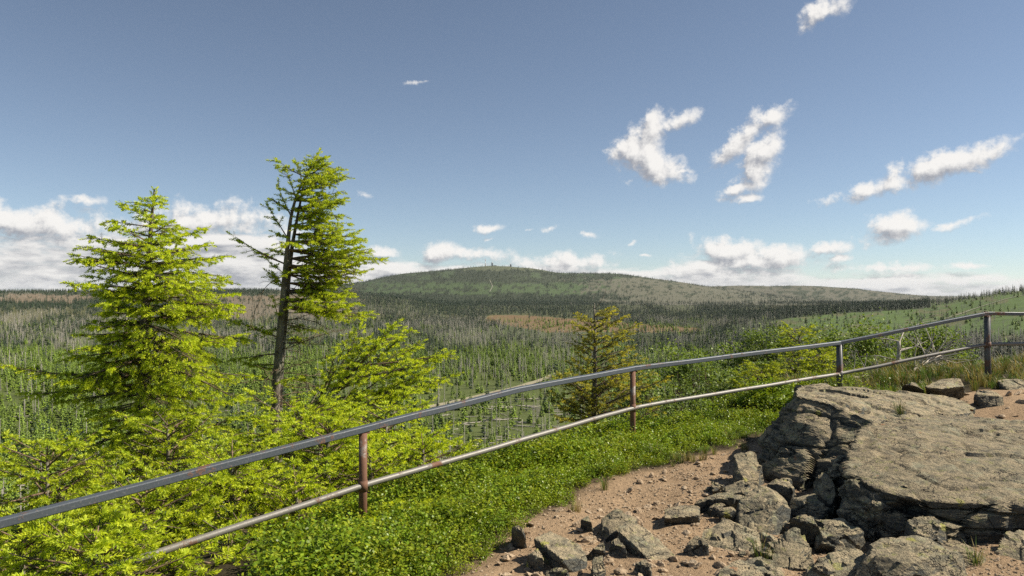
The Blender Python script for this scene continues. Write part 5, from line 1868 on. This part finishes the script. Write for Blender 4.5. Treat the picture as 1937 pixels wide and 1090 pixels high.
def leafy_bush(seed, px, py, D, rx, ry, label, leaf=0.055, nl=2600, c0=(0.040, 0.078, 0.016), c1=(0.20, 0.27, 0.035), ncl=26):
    """a deciduous bush: stems from the ground, leaf clumps gathered round the twig ends"""
    R = np.random.default_rng(seed)
    c = P(px, py, D)
    rx, rz = rx / FPX * D, ry / FPX * D
    base = np.array([c[0], c[1], gz(c[0], c[1]) - 0.2])
    base[2] = min(base[2], c[2] - rz * 1.1)
    t = empty('leafy_bush', base, label, 'bush')
    g = Geo()
    V, F, C, n0 = [], [], [], 0
    per = nl // ncl
    for q in range(ncl):
        a = R.normal(0, 1, 3)
        a = a / np.linalg.norm(a) * R.random() ** 0.4
        e = c + a * np.array([rx, rx * 0.8, rz])
        m = base * 0.45 + e * 0.55 + R.normal(0, 0.08, 3)
        g.tube(curve_pts([base + R.normal(0, 0.05, 3) * [1, 1, 0], m, e], 7) - base, np.linspace(0.022, 0.004, 7), 4, cap=False)
        cr = R.uniform(0.22, 0.42) * rx
        for k in range(4):
            sub = e + R.normal(0, 0.5, 3) * cr * np.array([1, 1, 0.7])
            g.tube(np.array([e * 0.6 + m * 0.4, sub]) - base, [0.006, 0.003], 3, cap=False)
            kk = max(4, per // 4)
            p = sub + R.normal(0, 0.42, (kk, 3)) * cr * np.array([1, 1, 0.62])
            tone = np.clip(R.random() * 0.5 + R.random(kk) * 0.6, 0, 1)
            v, f, cc = leaf_quads(R, kk, p - base, np.tile([[0.25, -0.1, 1.0]], (kk, 1)), leaf, c0, c1, tone)
            V.append(v); F.append(f + n0); C.append(cc); n0 += len(v)
    g.build('stems', M['twig'], t)
    link('crown', make_mesh('crown', np.concatenate(V), np.concatenate(F), [M['leaf']], col=np.concatenate(C)), t)
    return t


LB = [
    (1265, 775, 17, 70, 45, 'dark green bush below the mid rail right of the middle post'),
    (1345, 735, 18, 75, 60, 'leafy bush under the top rail between middle post and third post'),
    (1410, 745, 16, 60, 45, 'rounded green bush above the bilberries left of the two young yellow spruces'),
    (1300, 700, 24, 60, 50, 'taller dark bush behind the top rail right of the middle post'),
    (1385, 690, 26, 60, 45, 'bush farther down the slope seen just under the top rail'),
    (1470, 720, 15, 60, 40, 'green bush at the left end of the big boulder behind the railing'),
    (1450, 655, 25, 60, 30, 'light green bush top rising above the top rail left of the young spruce'),
    (1585, 655, 19, 75, 35, 'broad leafy bush rising above the top rail near the third post'),
    (1650, 655, 18, 70, 40, 'bright green bush behind the top rail right of the third post'),
    (1640, 700, 17, 60, 35, 'bush between the rails right of the third post'),
    (1765, 650, 20, 62, 30, 'wide bush with airy leaves above the fallen bleached tree'),
    (1700, 690, 22, 60, 30, 'dark bush behind the fallen bleached tree'),
    (1530, 715, 15, 60, 30, 'low green bush behind the mid rail left of the third post'),
    (1810, 690, 20, 50, 25, 'low dark bush left of the tall right post'),
    (1215, 745, 21, 50, 55, 'dark bush standing right behind the middle post'),
]
for q, (px, py, D, rx, ry, lab) in enumerate(LB):
    leafy_bush(700 + q, px, py, D, rx, ry, lab, leaf=0.004 * D, nl=2600)

# bleached fallen tree on the rim and the broken stub beside it
def dead_wood(name, pts, r0, r1, nb, seed, label, blen=(0.3, 1.0)):
    R = np.random.default_rng(seed)
    q = curve_pts(pts, 12)
    base = q[0].copy()
    g = Geo()
    g.tube(q - base, np.linspace(r0, r1, 12), 8)
    ax = unit(q[-1] - q[0])
    for b in range(nb):
        i = R.uniform(0.1, 1.0) * 11
        p = np.array([np.interp(i, np.arange(12), q[:, a]) for a in range(3)])
        d = unit(np.cross(ax, R.normal(0, 1, 3)) + ax * 0.25)
        L = R.uniform(*blen)
        w = unit(d + R.normal(0, 0.3, 3))
        g.tube(np.array([p, p + d * L * 0.5, p + d * L * 0.5 + w * L * 0.5]) - base, [0.014, 0.010, 0.004], 4, cap=False)
    o = g.build(name, M['pale_dead'])
    o.location = base
    return tag(o, label, 'dead tree')


dead_wood('fallen_tree', [P(1722, 706, 13.4), P(1745, 690, 13.6), P(1778, 672, 13.9)], 0.075, 0.03, 46, 81, 'bleached fallen tree with a fan of bare branches behind the mid rail', (0.3, 0.9))
dead_wood('dead_tree', [P(1699, 720, 14.2), P(1699, 690, 14.2), P(1701, 646, 14.2)], 0.045, 0.03, 16, 82, 'broken grey dead trunk stub with bare side branches, beside the bleached fallen tree', (0.25, 0.8))
dead_wood('fallen_tree', [P(1600, 716, 13.0), P(1650, 712, 13.2), P(1700, 706, 13.5)], 0.03, 0.012, 20, 83, 'thin bleached branch lying on the rim right of the third post', (0.2, 0.5))
